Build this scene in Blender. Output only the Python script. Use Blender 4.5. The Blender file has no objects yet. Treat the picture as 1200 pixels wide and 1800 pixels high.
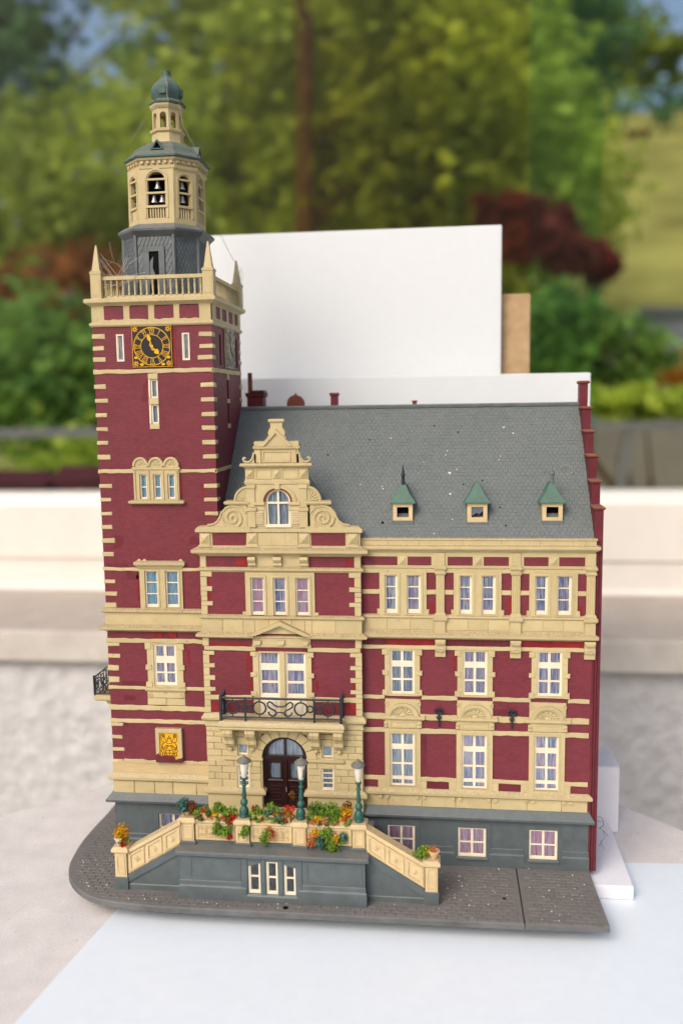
import bpy, bmesh, math, random
from mathutils import Vector, Matrix
random.seed(7)
S = 0.01                       # all coordinates below are centimetres
scene = bpy.context.scene
COL = scene.collection
R = math.radians

# ------------------------------------------------------------------ camera
cam_d = bpy.data.cameras.new('camera'); cam = bpy.data.objects.new('camera', cam_d); COL.objects.link(cam)
right = Vector((0.993316, 0.114502, -0.0145534)); up = Vector((0.000297, 0.123553, 0.992338)); fwd = Vector((-0.115423, 0.98571, -0.122693))
m = Matrix((right, up, -fwd)).transposed().to_4x4()
m.translation = Vector((21.4541, -52.8763, 29.1683)) * S
cam.matrix_world = m
cam_d.sensor_fit = 'VERTICAL'; cam_d.sensor_height = 22.3; cam_d.lens = 1540.384 / 1800 * 22.3
cam_d.clip_start = 0.01; cam_d.clip_end = 300
cam_d.dof.use_dof = True; cam_d.dof.focus_distance = 0.545; cam_d.dof.aperture_fstop = 2.25
scene.camera = cam
# ------------------------------------------------------------------ sky, sun, exposure
SUN_EL, SUN_AZ = 42, -28       # soft light from the upper left in front of the model
w = bpy.data.worlds.new('World'); scene.world = w; w.use_nodes = True
nt = w.node_tree; bg = nt.nodes['Background']
sky = nt.nodes.new('ShaderNodeTexSky'); sky.sky_type = 'NISHITA'; sky.sun_disc = False
sky.sun_elevation = R(SUN_EL); sky.sun_rotation = R(180 + SUN_AZ * -1); sky.air_density = 1.0; sky.dust_density = 5.0; sky.ozone_density = 1.0
nt.links.new(sky.outputs[0], bg.inputs['Color']); bg.inputs['Strength'].default_value = 0.15
sl = bpy.data.lights.new('sun', 'SUN'); sl.energy = 0.9; sl.angle = R(30); sl.color = (1.0, 0.975, 0.94)
so = bpy.data.objects.new('sun', sl); COL.objects.link(so)
sd = Vector((math.sin(R(SUN_AZ)) * math.cos(R(SUN_EL)), -math.cos(R(SUN_AZ)) * math.cos(R(SUN_EL)), math.sin(R(SUN_EL))))
so.rotation_euler = sd.to_track_quat('Z', 'Y').to_euler(); so.location = sd * 3
scene.view_settings.view_transform = 'Standard'; scene.view_settings.look = 'None'
scene.view_settings.exposure = 0.2; scene.view_settings.gamma = 1
scene.render.engine = 'CYCLES'
scene.cycles.transparent_max_bounces = 16

# ------------------------------------------------------------------ materials
class NT:
    def __init__(s, name):
        s.m = bpy.data.materials.new(name); s.m.use_nodes = True; s.t = s.m.node_tree
        s.b = s.t.nodes['Principled BSDF']; s.out = s.t.nodes['Material Output']
    def n(s, typ, **kw):
        nd = s.t.nodes.new(typ)
        for k, v in kw.items(): setattr(nd, k, v)
        return nd
    def l(s, a, b): s.t.links.new(a, b)
    def setin(s, inp, v):
        if hasattr(v, 'links'): s.l(v, inp)
        else: inp.default_value = v
    def math(s, op, a, b=0.0, c=None):
        nd = s.n('ShaderNodeMath', operation=op); s.setin(nd.inputs[0], a); s.setin(nd.inputs[1], b)
        if c is not None: s.setin(nd.inputs[2], c)
        return nd.outputs[0]
    def coords(s, rnd=True):
        tc = s.n('ShaderNodeTexCoord'); vm = s.n('ShaderNodeVectorMath', operation='SCALE'); vm.inputs['Scale'].default_value = 1 / S
        s.l(tc.outputs['Object'], vm.inputs[0]); o = vm.outputs[0]
        if rnd:
            oi = s.n('ShaderNodeObjectInfo'); ad = s.n('ShaderNodeVectorMath', operation='ADD')
            k = s.math('MULTIPLY', oi.outputs['Random'], 61.0)
            s.l(o, ad.inputs[0]); s.l(k, ad.inputs[1]); o = ad.outputs[0]
        return o
    def noise(s, vec, scale, detail=3, rough=.55):
        nd = s.n('ShaderNodeTexNoise'); s.l(vec, nd.inputs['Vector']); nd.inputs['Scale'].default_value = scale
        nd.inputs['Detail'].default_value = detail; nd.inputs['Roughness'].default_value = rough
        return nd.outputs[0]
    def ramp(s, fac, lo, hi):
        mr = s.n('ShaderNodeMapRange'); s.setin(mr.inputs['Value'], fac); mr.inputs['From Min'].default_value = lo; mr.inputs['From Max'].default_value = hi
        return mr.outputs[0]
    def mix(s, fac, a, b, mode='MIX'):
        nd = s.n('ShaderNodeMix', data_type='RGBA', blend_type=mode)
        s.setin(nd.inputs['Factor'], fac); s.setin(nd.inputs[6], a if hasattr(a, 'links') else (*a, 1)); s.setin(nd.inputs[7], b if hasattr(b, 'links') else (*b, 1))
        return nd.outputs[2]
    def bump(s, h, strength, dist):
        nd = s.n('ShaderNodeBump'); nd.inputs['Strength'].default_value = strength; nd.inputs['Distance'].default_value = dist * S
        s.l(h, nd.inputs['Height']); s.l(nd.outputs[0], s.b.inputs['Normal'])
    def fin(s, col, rough, spec=.3):
        s.setin(s.b.inputs['Base Color'], col if hasattr(col, 'links') else (*col, 1)); s.setin(s.b.inputs['Roughness'], rough)
        s.b.inputs['Specular IOR Level'].default_value = spec
        return s.m

DUST = (0.27, 0.215, 0.15)
def painted(name, col, rough=.62, spec=.3, var=.18, dust=.6, chips=0, chipcol=(.35, .04, .03), grain=.02, dustcol=DUST, scale=1.2, rnd=True, tone=0):
    """hand painted plastic: uneven coat, dust lying on upward faces, chips"""
    t = NT(name); v = t.coords(rnd)
    n1 = t.noise(v, scale, 4); n2 = t.noise(v, 9.0, 3)
    c = t.mix(t.ramp(n1, .3, .7), [x * (1 - var) for x in col], [min(1, x * (1 + var * .7)) for x in col])
    if rnd and tone:
        oi = t.n('ShaderNodeObjectInfo'); k = t.math('MULTIPLY_ADD', oi.outputs['Random'], 2 * tone, 1 - tone); cc = t.n('ShaderNodeCombineColor')
        for i in range(3): t.l(k, cc.inputs[i])
        c = t.mix(1.0, c, cc.outputs[0], 'MULTIPLY')
    if chips:
        n3 = t.noise(v, 1.7, 5, .7)
        c = t.mix(t.ramp(n3, .70 - chips, .74 - chips), c, chipcol)
    if dust:
        g = t.n('ShaderNodeNewGeometry'); sx = t.n('ShaderNodeSeparateXYZ'); t.l(g.outputs['Normal'], sx.inputs[0])
        d = t.math('MULTIPLY', t.ramp(sx.outputs[2], .35, .95), t.ramp(n2, .25, .62))
        d2 = t.math('MULTIPLY', t.ramp(t.noise(v, 2.6, 5, .65), .56, .78), .35)
        c = t.mix(t.math('MULTIPLY', t.math('MAXIMUM', d, d2), dust), c, dustcol)
    t.bump(t.noise(v, 26.0, 2), .25, grain)
    return t.fin(c, rough, spec)

def brickmat(name, col, mortar, bw=.28, bh=.126, var=.15, dark=(.13, .006, .012), darkamt=1.0, pale=1.0, swap=False):
    t = NT(name); v = t.coords(False)
    sx = t.n('ShaderNodeSeparateXYZ'); t.l(v, sx.inputs[0]); cb = t.n('ShaderNodeCombineXYZ')
    t.l(t.math('ADD', sx.outputs[0], sx.outputs[1]), cb.inputs[0]); t.l(sx.outputs[2], cb.inputs[1])
    b = t.n('ShaderNodeTexBrick'); t.l(cb.outputs[0], b.inputs['Vector'])
    b.inputs['Scale'].default_value = 1; b.inputs['Brick Width'].default_value = bw; b.inputs['Row Height'].default_value = bh
    b.inputs['Mortar Size'].default_value = .016; b.inputs['Mortar Smooth'].default_value = .5
    b.inputs['Color1'].default_value = (*[x * (1 - var) for x in col], 1); b.inputs['Color2'].default_value = (*[x * (1 + var) for x in col], 1)
    b.inputs['Mortar'].default_value = (*mortar, 1)
    n1 = t.noise(v, .55, 4, .6)
    c = t.mix(t.ramp(n1, .25, .75), b.outputs['Color'], [x * 1.35 for x in col], 'MIX')
    c = t.mix(.45, b.outputs['Color'], c)
    n4 = t.noise(v, .16, 4, .6); c = t.mix(t.ramp(n4, .35, .7), c, t.mix(1.0, c, (1.12, 1.14, 1.12), 'MULTIPLY'))
    if darkamt:
        n2 = t.noise(v, .42, 3, .5)
        c = t.mix(t.math('MULTIPLY', t.ramp(n2, .69, .70), darkamt * .6), c, dark)
    if pale:
        n3 = t.noise(v, 3.2, 6, .75)
        c = t.mix(t.math('MULTIPLY', t.ramp(n3, .735, .78), .6 * pale), c, (.5, .36, .3))
    t.bump(t.math('ADD', b.outputs['Fac'], t.math('MULTIPLY', t.noise(v, 16, 2), -.4)), -.8, .045)
    return t.fin(c, .58, .35)

MT = {}
MT['brick'] = brickmat('maroon_brick', (.166, .027, .038), (.09, .013, .019))
MT['brickdark'] = painted('maroon_paint', (.14, .020, .030), .6, .3, .2, .35, grain=.03)
MT['creambrick'] = brickmat('cream_brick', (.53, .40, .21), (.38, .27, .14), dark=(.45, .2, .17), darkamt=.55, var=.05, pale=0)
MT['cream'] = painted('cream_paint', (.56, .455, .24), .55, .35, .07, .95, dustcol=(.30, .225, .145), grain=.012, tone=.06, chips=.035, chipcol=(.36, .2, .14))
MT['creamnew'] = painted('cream_stair_paint', (.66, .51, .28), .6, .3, .12, .7, dustcol=(.36, .26, .16))
MT['creamdial'] = painted('faded_dial_paint', (.62, .5, .3), .7, .3, .2, .5)
MT['slate0'] = painted('slate_roof', (.118, .140, .143), .55, .35, .28, .35, grain=.015, dustcol=(.22, .2, .165), scale=.35, rnd=False)
def slateroof():
    t = NT('slate_tiles'); v = t.coords(False); sx = t.n('ShaderNodeSeparateXYZ'); t.l(v, sx.inputs[0]); cb = t.n('ShaderNodeCombineXYZ')
    t.l(sx.outputs[0], cb.inputs[0]); t.l(t.math('ADD', t.math('MULTIPLY', sx.outputs[1], .671), t.math('MULTIPLY', sx.outputs[2], .741)), cb.inputs[1])
    b = t.n('ShaderNodeTexBrick'); t.l(cb.outputs[0], b.inputs['Vector']); b.inputs['Scale'].default_value = 1; b.inputs['Brick Width'].default_value = .3; b.inputs['Row Height'].default_value = .2816; b.inputs['Mortar Size'].default_value = 0
    b.inputs['Color1'].default_value = (.128, .148, .143, 1); b.inputs['Color2'].default_value = (.148, .166, .160, 1)
    n1 = t.noise(v, .25, 5, .65); n2 = t.noise(v, 2.5, 5, .7); n3 = t.noise(v, 7, 3, .6)
    c = t.mix(t.math('MULTIPLY', t.ramp(n1, .35, .7), .55), b.outputs['Color'], (.17, .182, .172))
    c = t.mix(t.math('MULTIPLY', t.ramp(n2, .55, .75), .4), c, (.21, .2, .17)); c = t.mix(t.math('MULTIPLY', t.ramp(n3, .6, .8), .4), c, (.06, .07, .075))
    t.bump(n3, .3, .015); return t.fin(c, .55, .35)
MT['slate'] = slateroof()
MT['slatedark'] = painted('slate_grey', (.125, .145, .15), .5, .4, .25, .6, dustcol=(.25, .22, .19))
MT['gray'] = painted('blue_grey_paint', (.098, .120, .125), .5, .4, .16, .7, dustcol=(.2, .185, .16))
MT['paving'] = painted('grey_paving', (.118, .12, .12), .75, .25, .3, .9, dustcol=(.19, .168, .15), scale=.5, tone=.16)
MT['green'] = painted('copper_green', (.07, .125, .105), .6, .3, .25, .95, dustcol=(.235, .205, .155))
MT['dormergreen'] = painted('dormer_green', (.06, .16, .125), .5, .35, .2, .75, dustcol=(.22, .2, .13))
MT['lampgreen'] = painted('lamp_green', (.02, .10, .08), .4, .4, .2, .2)
MT['lampcap'] = painted('lamp_cap_grey', (.13, .15, .14), .6, .3, .2, .6)
MT['milk'] = painted('milky_plastic', (.78, .72, .6), .3, .5, .06, .2)
MT['iron'] = painted('black_iron', (.022, .026, .032), .45, .4, .3, .5, dustcol=(.13, .13, .14))
MT['white'] = painted('ivory_window_plastic', (.82, .73, .56), .5, .35, .1, .3, dustcol=(.6, .38, .18))
MT['brown'] = painted('dark_brown_door', (.026, .008, .009), .32, .5, .3, .2)
MT['rust'] = painted('rust_brown', (.20, .055, .035), .7, .25, .2, .5)
MT['redslit'] = painted('red_slit_paint', (.20, .004, .008), .55, .3, .2, 0)
MT['redmark'] = painted('bright_red_paint', (.25, .014, .016), .5, .35, .35, 0)
MT['gold'] = painted('yellow_print', (.80, .41, .012), .5, .3, .08, 0)
MT['black'] = painted('black_print', (.008, .008, .012), .4, .4, .3, 0)
MT['palegrey'] = painted('faded_grey_print', (.16, .17, .22), .6, .3, .3, 0)
MT['palegold'] = painted('faded_gold_print', (.62, .40, .14), .6, .3, .3, 0)
MT['silver'] = painted('silver_bell', (.55, .53, .53), .38, .6, .1, 0); MT['silver'].node_tree.nodes['Principled BSDF'].inputs['Metallic'].default_value = .85
MT['dark'] = painted('dark_interior', (.006, .006, .007), .8, .1, .2, 0)  # near-black stands in for unlit interiors; also colours roof spots and plugs
MT['board'] = painted('white_board', (.745, .775, .79), .22, .5, .015, 0, grain=.002)
MT['board2'] = painted('white_base_board', (.80, .79, .83), .4, .4, .03, .0, grain=.004)
MT['sheet'] = painted('pale_blue_sheet', (.75, .81, .86), .35, .4, .02, 0, grain=.003)
MT['brownboard'] = painted('brown_fibreboard', (.50, .34, .19), .85, .1, .15, 0, grain=.03)
MT['stone'] = painted('pale_concrete', (.75, .72, .70), .9, .15, .1, .4, grain=.06, dustcol=(.48, .40, .36), scale=.6, chips=.05, chipcol=(.50, .45, .42))
MT['sill'] = painted('weathered_sill', (.60, .555, .50), .9, .15, .14, .9, grain=.03, dustcol=(.35, .285, .23), scale=.25)
MT['frame'] = painted('white_window_frame', (.80, .75, .68), .4, .4, .04, 0, grain=.004, scale=.2)
MT['web'] = painted('cobweb_thread', (.5, .45, .36), .9, .1, .3, 0)
MT['twig'] = painted('dry_twig', (.05, .03, .03), .9, .1, .3, 0)
for nm, c in (('leafgreen', (.16, .27, .035)), ('leafdark', (.075, .135, .04)), ('leafteal', (.07, .16, .12)), ('leafred', (.52, .025, .015)), ('leafyellow', (.58, .30, .012)), ('leaforange', (.55, .17, .06)), ('leafbrown', (.16, .07, .02))):
    MT[nm] = painted('foam_' + nm[4:], c, .95, .05, .45, 0, grain=.05, scale=5)
MT['peach'] = painted('peach_planter', (.72, .48, .27), .7, .2, .2, .4)

def curtainmat(name, cols):
    t = NT(name); v = t.coords(True)
    mp = t.n('ShaderNodeMapping'); mp.inputs['Scale'].default_value = (11.0, 3.0, .3); t.l(v, mp.inputs['Vector'])
    mp2 = t.n('ShaderNodeMapping'); mp2.inputs['Scale'].default_value = (16.0, 3.0, 1.6); t.l(v, mp2.inputs['Vector'])
    n1 = t.noise(mp.outputs[0], 1.0, 2, .6); n2 = t.noise(mp2.outputs[0], 1.0, 2)
    cr = t.n('ShaderNodeValToRGB'); t.l(t.ramp(n1, .3, .7), cr.inputs[0]); el = cr.color_ramp.elements
    while len(el) < len(cols): el.new(.5)
    for i, c in enumerate(cols): el[i].position = i / (len(cols) - 1); el[i].color = (*c, 1)
    c = t.mix(t.math('MULTIPLY', t.ramp(n2, .48, .66), .5), cr.outputs[0], (.93, .92, .96))
    return t.fin(c, .8, .2)
BL, LB, PU, PK, WH, NV = (.13, .30, .70), (.32, .68, .92), (.45, .36, .74), (.82, .32, .56), (.95, .96, .98), (.06, .13, .48)
MT['curtain_sky'] = curtainmat('curtain_sky_blue', [(.1, .36, .78), (.34, .78, .95), (.16, .58, .92), (.7, .88, .96), (.3, .74, .94), (.1, .42, .88), (.5, .8, .95)])
MT['curtain_blue'] = curtainmat('curtain_blue', [NV, BL, PU, WH, NV, (.3, .35, .6)])
MT['curtain_violet'] = curtainmat('curtain_violet', [PU, (.5, .45, .75), BL, WH, (.72, .42, .66), PU])
MT['curtain_pink'] = curtainmat('curtain_pink', [(.88, .36, .62), (.92, .56, .76), (.8, .26, .55), WH, (.66, .38, .74), (.9, .46, .68)])
MT['curtain_teal'] = curtainmat('curtain_teal', [(.26, .48, .62), WH, (.16, .34, .58), (.55, .68, .76), (.16, .28, .5), (.45, .58, .7)])
def glassmat(name, tint, spec, rough=.02):
    t = NT(name); tr = t.n('ShaderNodeBsdfTransparent'); tr.inputs[0].default_value = (*tint, 1)
    gl = t.n('ShaderNodeBsdfGlossy'); gl.inputs['Roughness'].default_value = rough
    mx = t.n('ShaderNodeMixShader'); fr = t.n('ShaderNodeFresnel'); fr.inputs[0].default_value = 1.45
    t.l(t.math('MULTIPLY', fr.outputs[0], spec), mx.inputs[0]); t.l(tr.outputs[0], mx.inputs[1]); t.l(gl.outputs[0], mx.inputs[2])
    t.l(mx.outputs[0], t.out.inputs['Surface']); return t.m
MT['pane'] = glassmat('clear_plastic_pane', (.93, .94, .95), 1.4, .12)
MT['bigglass'] = glassmat('window_glass', (.95, .96, .94), .12)
MT['amberreflect'] = glassmat('brown_reflection_tint', (.95, .92, .68), .06)  # brownish tint of the window reflection, put into the glass colour
MT['greenreflect'] = glassmat('green_reflection_tint', (.84, .95, .90), .06)  # greenish tint of the window reflection, put into the glass colour
def leafmat(name, a, b, sc):
    t = NT(name); v = t.coords(False); n1 = t.noise(v, sc, 3, .6); n2 = t.noise(v, sc * 9, 2)
    c = t.mix(t.ramp(t.math('ADD', t.math('MULTIPLY', n1, .7), t.math('MULTIPLY', n2, .3)), .38, .62), a, b)
    t.setin(t.b.inputs['Base Color'], c); t.b.inputs['Roughness'].default_value = .6; t.b.inputs['Specular IOR Level'].default_value = .2
    tl = t.n('ShaderNodeBsdfTranslucent'); t.l(c, tl.inputs[0]); mx = t.n('ShaderNodeMixShader'); mx.inputs[0].default_value = .5
    t.l(t.b.outputs[0], mx.inputs[1]); t.l(tl.outputs[0], mx.inputs[2]); t.l(mx.outputs[0], t.out.inputs['Surface']); return t.m
MT['tree_dark'] = leafmat('foliage_dark_green', (.035, .11, .05), (.24, .46, .18), .012)
MT['tree_olive'] = leafmat('foliage_olive', (.14, .20, .03), (.56, .66, .10), .012)
MT['tree_lime'] = leafmat('foliage_lime', (.22, .33, .03), (.64, .74, .12), .012)
MT['tree_brown'] = leafmat('foliage_brown', (.15, .045, .012), (.42, .17, .045), .012)
MT['tree_maple'] = leafmat('foliage_dark_red', (.09, .016, .013), (.30, .055, .04), .015)
MT['tree_shrub'] = leafmat('foliage_fresh_green', (.05, .15, .035), (.32, .52, .10), .03)
MT['tree_orange'] = leafmat('foliage_orange', (.3, .10, .012), (.62, .25, .03), .03)
MT['bark'] = painted('bark', (.075, .038, .018), .9, .1, .4, 0, grain=.5, scale=.08)
MT['lawn'] = painted('lawn_grass', (.22, .24, .055), .95, .05, .4, 0, grain=.5, scale=.01)
MT['meadow'] = painted('meadow_grass', (.25, .24, .065), .95, .05, .4, 0, grain=.5, scale=.006)
MT['railgrey'] = painted('grey_rail', (.19, .185, .20), .5, .3, .1, .2, scale=.05)
MT['shedgrey'] = painted('shed_grey', (.2, .22, .26), .7, .2, .15, 0, scale=.01)
MT['terracotta'] = painted('terracotta_roof', (.32, .14, .09), .8, .2, .2, 0, scale=.02)
MT['terrace'] = painted('terrace_slabs', (.20, .18, .15), .8, .2, .2, 0, scale=.03)
MT['redcloth'] = painted('red_cushion', (.075, .018, .026), .8, .2, .2, 0, scale=.05)

def roughcast():
    t = NT('roughcast_plaster'); v = t.coords(False)
    n = t.noise(v, .55, 5, .6); vo = t.n('ShaderNodeTexVoronoi'); vo.inputs['Scale'].default_value = .5; t.l(v, vo.inputs['Vector'])
    c = t.mix(t.ramp(n, .3, .7), (.53, .52, .52), (.67, .655, .65))
    t.bump(t.math('ADD', n, t.math('MULTIPLY', vo.outputs['Distance'], .5)), .6, .8)
    return t.fin(c, .95, .1)
MT['roughcast'] = roughcast()

# ------------------------------------------------------------------ mesh helpers
W = {}                                    # world position (cm) of every object
def link(o, parent=None, loc=(0, 0, 0)):
    loc = Vector(loc); COL.objects.link(o); W[o.name] = loc
    if parent is not None:
        o.parent = parent; o.location = (loc - W[parent.name]) * S
    else: o.location = loc * S
    return o
def tag(o, label=None, cat=None, group=None, kind=None):
    for k, v in (('label', label), ('category', cat), ('group', group), ('kind', kind)):
        if v: o[k] = v
    return o
def empty(name, loc, **kw):
    o = bpy.data.objects.new(name, None); o.empty_display_size = .01
    link(o, None, loc); return tag(o, **kw)

class M:
    def __init__(s): s.v = []; s.f = []
    def add(s, vs, fs):
        k = len(s.v); s.v += [tuple(p) for p in vs]; s.f += [tuple(i + k for i in f) for f in fs]; return s
    def box(s, x0, x1, y0, y1, z0, z1):
        return s.add([(x0, y0, z0), (x1, y0, z0), (x1, y1, z0), (x0, y1, z0), (x0, y0, z1), (x1, y0, z1), (x1, y1, z1), (x0, y1, z1)],
                     [(0, 3, 2, 1), (4, 5, 6, 7), (0, 1, 5, 4), (1, 2, 6, 5), (2, 3, 7, 6), (3, 0, 4, 7)])
    def fbox(s, x0, x1, z0, z1, yw, p, c=.035, j=0, back=.05):
        """box with chamfered front on a wall facing -y; j jitters the painted outline"""
        r = lambda: random.uniform(-j, j)
        q = [(x0 + r(), z0 + r()), (x1 + r(), z0 + r()), (x1 + r(), z1 + r()), (x0 + r(), z1 + r())]
        c = min(c, (x1 - x0) * .3, (z1 - z0) * .3, p * .9); sg = ((1, 1), (-1, 1), (-1, -1), (1, -1))
        vs = [(a, yw + back, b) for a, b in q] + [(a, yw - p + c, b) for a, b in q] + [(a + c * k, yw - p, b + c * l) for (a, b), (k, l) in zip(q, sg)]
        fs = [(3, 2, 1, 0), (8, 9, 10, 11)]
        for i in range(4):
            n = (i + 1) % 4; fs += [(i, n, n + 4, i + 4), (i + 4, n + 4, n + 8, i + 8)]
        return s.add(vs, fs)
    def loops(s, L, closed=True, caps=True):
        n = len(L[0]); k = len(s.v)
        for lp in L: s.v += [tuple(p) for p in lp]
        for a in range(len(L) - 1):
            for i in range(n if closed else n - 1):
                j = (i + 1) % n; s.f.append((k + a * n + i, k + a * n + j, k + a * n + n + j, k + a * n + n + i))
        if caps and closed:
            s.f.append(tuple(k + i for i in range(n))[::-1]); s.f.append(tuple(k + (len(L) - 1) * n + i for i in range(n)))
        return s
    def rects(s, prof, x0, x1, y0, y1, wrap=True):
        """moulding stack: prof = [(projection, z)]; wrap=False keeps the back straight"""
        return s.loops([[(x0 - p, y0 - p, z), (x1 + p, y0 - p, z), (x1 + p, y1 + (p if wrap else 0), z), (x0 - p, y1 + (p if wrap else 0), z)] for p, z in prof])
    def prism(s, poly, y0, y1, mp=None):
        n = len(poly); k = len(s.v); mp = mp or (lambda u, w_, d: (u, d, w_))
        s.v += [mp(a, b, y0) for a, b in poly] + [mp(a, b, y1) for a, b in poly]
        s.f.append(tuple(range(k, k + n))); s.f.append(tuple(range(k + 2 * n - 1, k + n - 1, -1)))
        for i in range(n):
            j = (i + 1) % n; s.f.append((k + i, k + n + i, k + n + j, k + j))
        return s
    def ringprism(s, outer, inner, y0, y1, mp=None, closed=True):
        n = len(outer); k = len(s.v); mp = mp or (lambda u, w_, d: (u, d, w_))
        for L, y in ((outer, y0), (inner, y0), (outer, y1), (inner, y1)): s.v += [mp(a, b, y) for a, b in L]
        for i in range(n if closed else n - 1):
            j = (i + 1) % n
            s.f += [(k + i, k + j, k + n + j, k + n + i), (k + 2 * n + i, k + 3 * n + i, k + 3 * n + j, k + 2 * n + j), (k + i, k + 2 * n + i, k + 2 * n + j, k + j), (k + n + i, k + n + j, k + 3 * n + j, k + 3 * n + i)]
        if not closed:
            for i in (0, n - 1): s.f.append((k + i, k + n + i, k + 3 * n + i, k + 2 * n + i))
        return s
    def tube(s, pts, r, n=6, closed=False, r2=None):
        pts = [Vector(p) for p in pts]; L = []; N = len(pts)
        for i, p in enumerate(pts):
            a = pts[(i - 1) % N] if (closed or i) else p; b = pts[(i + 1) % N] if (closed or i < N - 1) else p
            d = (b - a).normalized() if (b - a).length > 1e-9 else Vector((0, 0, 1))
            u = d.orthogonal().normalized() if i == 0 else (U - d * U.dot(d)).normalized(); U = u; w_ = d.cross(u)
            rr = r if r2 is None else r + (r2 - r) * i / max(1, N - 1)
            L.append([p + (u * math.cos(2 * math.pi * k / n) + w_ * math.sin(2 * math.pi * k / n)) * rr for k in range(n)])
        if closed: L.append(L[0]); return s.loops(L, True, False)
        return s.loops(L)
    def lathe(s, prof, cx, cy, n=16, ph=0.0):
        """prof = [(r, z)]"""
        return s.loops([[(cx + r * math.cos(ph + 2 * math.pi * i / n), cy + r * math.sin(ph + 2 * math.pi * i / n), z) for i in range(n)] for r, z in prof])
    def mesh(s, name, mat, smooth=False, ctr=(0, 0, 0)):
        me = bpy.data.meshes.new(name); c = Vector(ctr)
        me.from_pydata([((p[0] - c[0]) * S, (p[1] - c[1]) * S, (p[2] - c[2]) * S) for p in s.v], [], s.f)
        if len(s.f) < 40000:
            bm = bmesh.new(); bm.from_mesh(me); bmesh.ops.recalc_face_normals(bm, faces=bm.faces); bm.to_mesh(me); bm.free()
        me.materials.append(MT[mat] if isinstance(mat, str) else mat)
        if smooth: me.polygons.foreach_set('use_smooth', [True] * len(me.polygons)); me.set_sharp_from_angle(angle=R(35))
        me.update(); return me
    def build(s, name, mat, parent=None, smooth=False, label=None, at=None, **kw):
        """mesh coordinates are given in the model's frame; the origin goes to 'at' or to the box centre"""
        if at is None:
            at = [(min(p[i] for p in s.v) + max(p[i] for p in s.v)) / 2 for i in range(3)] if kw.pop('center', True) else (0, 0, 0)
        o = bpy.data.objects.new(name, s.mesh(name, mat, smooth, at)); link(o, parent, at); return tag(o, label, **kw)

def circ(cx, cz, r, a0=0, a1=360, n=24, ry=None):
    ry = r if ry is None else ry
    return [(cx + r * math.cos(R(a0 + (a1 - a0) * i / n)), cz + ry * math.sin(R(a0 + (a1 - a0) * i / n))) for i in range(n + (0 if abs(a1 - a0) == 360 else 1))]

CACHE = {}
def piece(name, x0, x1, z0, z1, yw, p, mat, parent, c=.035, j=.012, label=None):
    """one chamfered block on a front wall; alike blocks share one of three meshes"""
    k = (name, round(x1 - x0, 2), round(z1 - z0, 2), round(p, 2), mat, random.randrange(3)); ctr = ((x0 + x1) / 2, yw, (z0 + z1) / 2)
    if k not in CACHE:
        a, b = (x1 - x0) / 2, (z1 - z0) / 2
        CACHE[k] = M().fbox(-a, a, -b, b, 0, p, c, j).mesh(name, mat)
    o = bpy.data.objects.new(name, CACHE[k]); link(o, parent, ctr); return tag(o, label)
def cboxpiece(name, x0, x1, y0, y1, z0, z1, mat, parent, j=.01):
    k = (name, round(x1 - x0, 2), round(y1 - y0, 2), round(z1 - z0, 2), mat, random.randrange(3))
    ctr = ((x0 + x1) / 2, (y0 + y1) / 2, (z0 + z1) / 2)
    if k not in CACHE:
        a, b, h = (x1 - x0) / 2, (y1 - y0) / 2, (z1 - z0) / 2; c = min(.03, a * .3, b * .3, h * .3)
        r = lambda: random.uniform(-j, j)
        e = [(r(), r(), r()) for _ in range(8)]
        mm = M().box(-a, a, -b, b, -h, h); mm.v = [(p[0] + q[0], p[1] + q[1], p[2] + q[2]) for p, q in zip(mm.v, e)]
        me = mm.mesh(name, mat); bm = bmesh.new(); bm.from_mesh(me)
        bmesh.ops.bevel(bm, geom=bm.edges[:], offset=c * S, segments=1, affect='EDGES'); bm.to_mesh(me); bm.free(); CACHE[k] = me
    return link(bpy.data.objects.new(name, CACHE[k]), parent, ctr)
def band(mm, x0, x1, z0, z1, yw, p, j=.028, step=.4, back=.05):
    """strip of hand painted string course with uneven edges"""
    n = max(2, int((x1 - x0) / step)); L = []
    for i in range(n + 1):
        x = x0 + (x1 - x0) * i / n; a, b = random.uniform(-j, j), random.uniform(-j, j)
        L.append([(x, yw + back, z0 + a), (x, yw - p + .02, z0 + a), (x, yw - p, z0 + a + .03), (x, yw - p, z1 + b - .03), (x, yw - p + .02, z1 + b), (x, yw + back, z1 + b)])
    return mm.loops(L)
def holes(mm, x0, x1, z0, z1, H, y, depth, mp=None):
    """flat wall in the plane y with rectangular openings and their reveals"""
    mp = mp or (lambda u, d, w_: (u, d, w_))
    xs = sorted({x0, x1, *[h[i] for h in H for i in (0, 1)]}); zs = sorted({z0, z1, *[h[i] for h in H for i in (2, 3)]})
    for a, b in zip(xs, xs[1:]):
        for c, d in zip(zs, zs[1:]):
            mx, mz = (a + b) / 2, (c + d) / 2
            if any(h[0] < mx < h[1] and h[2] < mz < h[3] for h in H): continue
            mm.add([mp(a, y, c), mp(b, y, c), mp(b, y, d), mp(a, y, d)], [(0, 1, 2, 3)])
    for a, b, c, d in H:
        k = [(a, c), (b, c), (b, d), (a, d)]
        for i in range(4):
            p, q = k[i], k[(i + 1) % 4]
            mm.add([mp(p[0], y, p[1]), mp(q[0], y, q[1]), mp(q[0], y + depth, q[1]), mp(p[0], y + depth, p[1])], [(0, 3, 2, 1)])
    return mm
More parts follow.
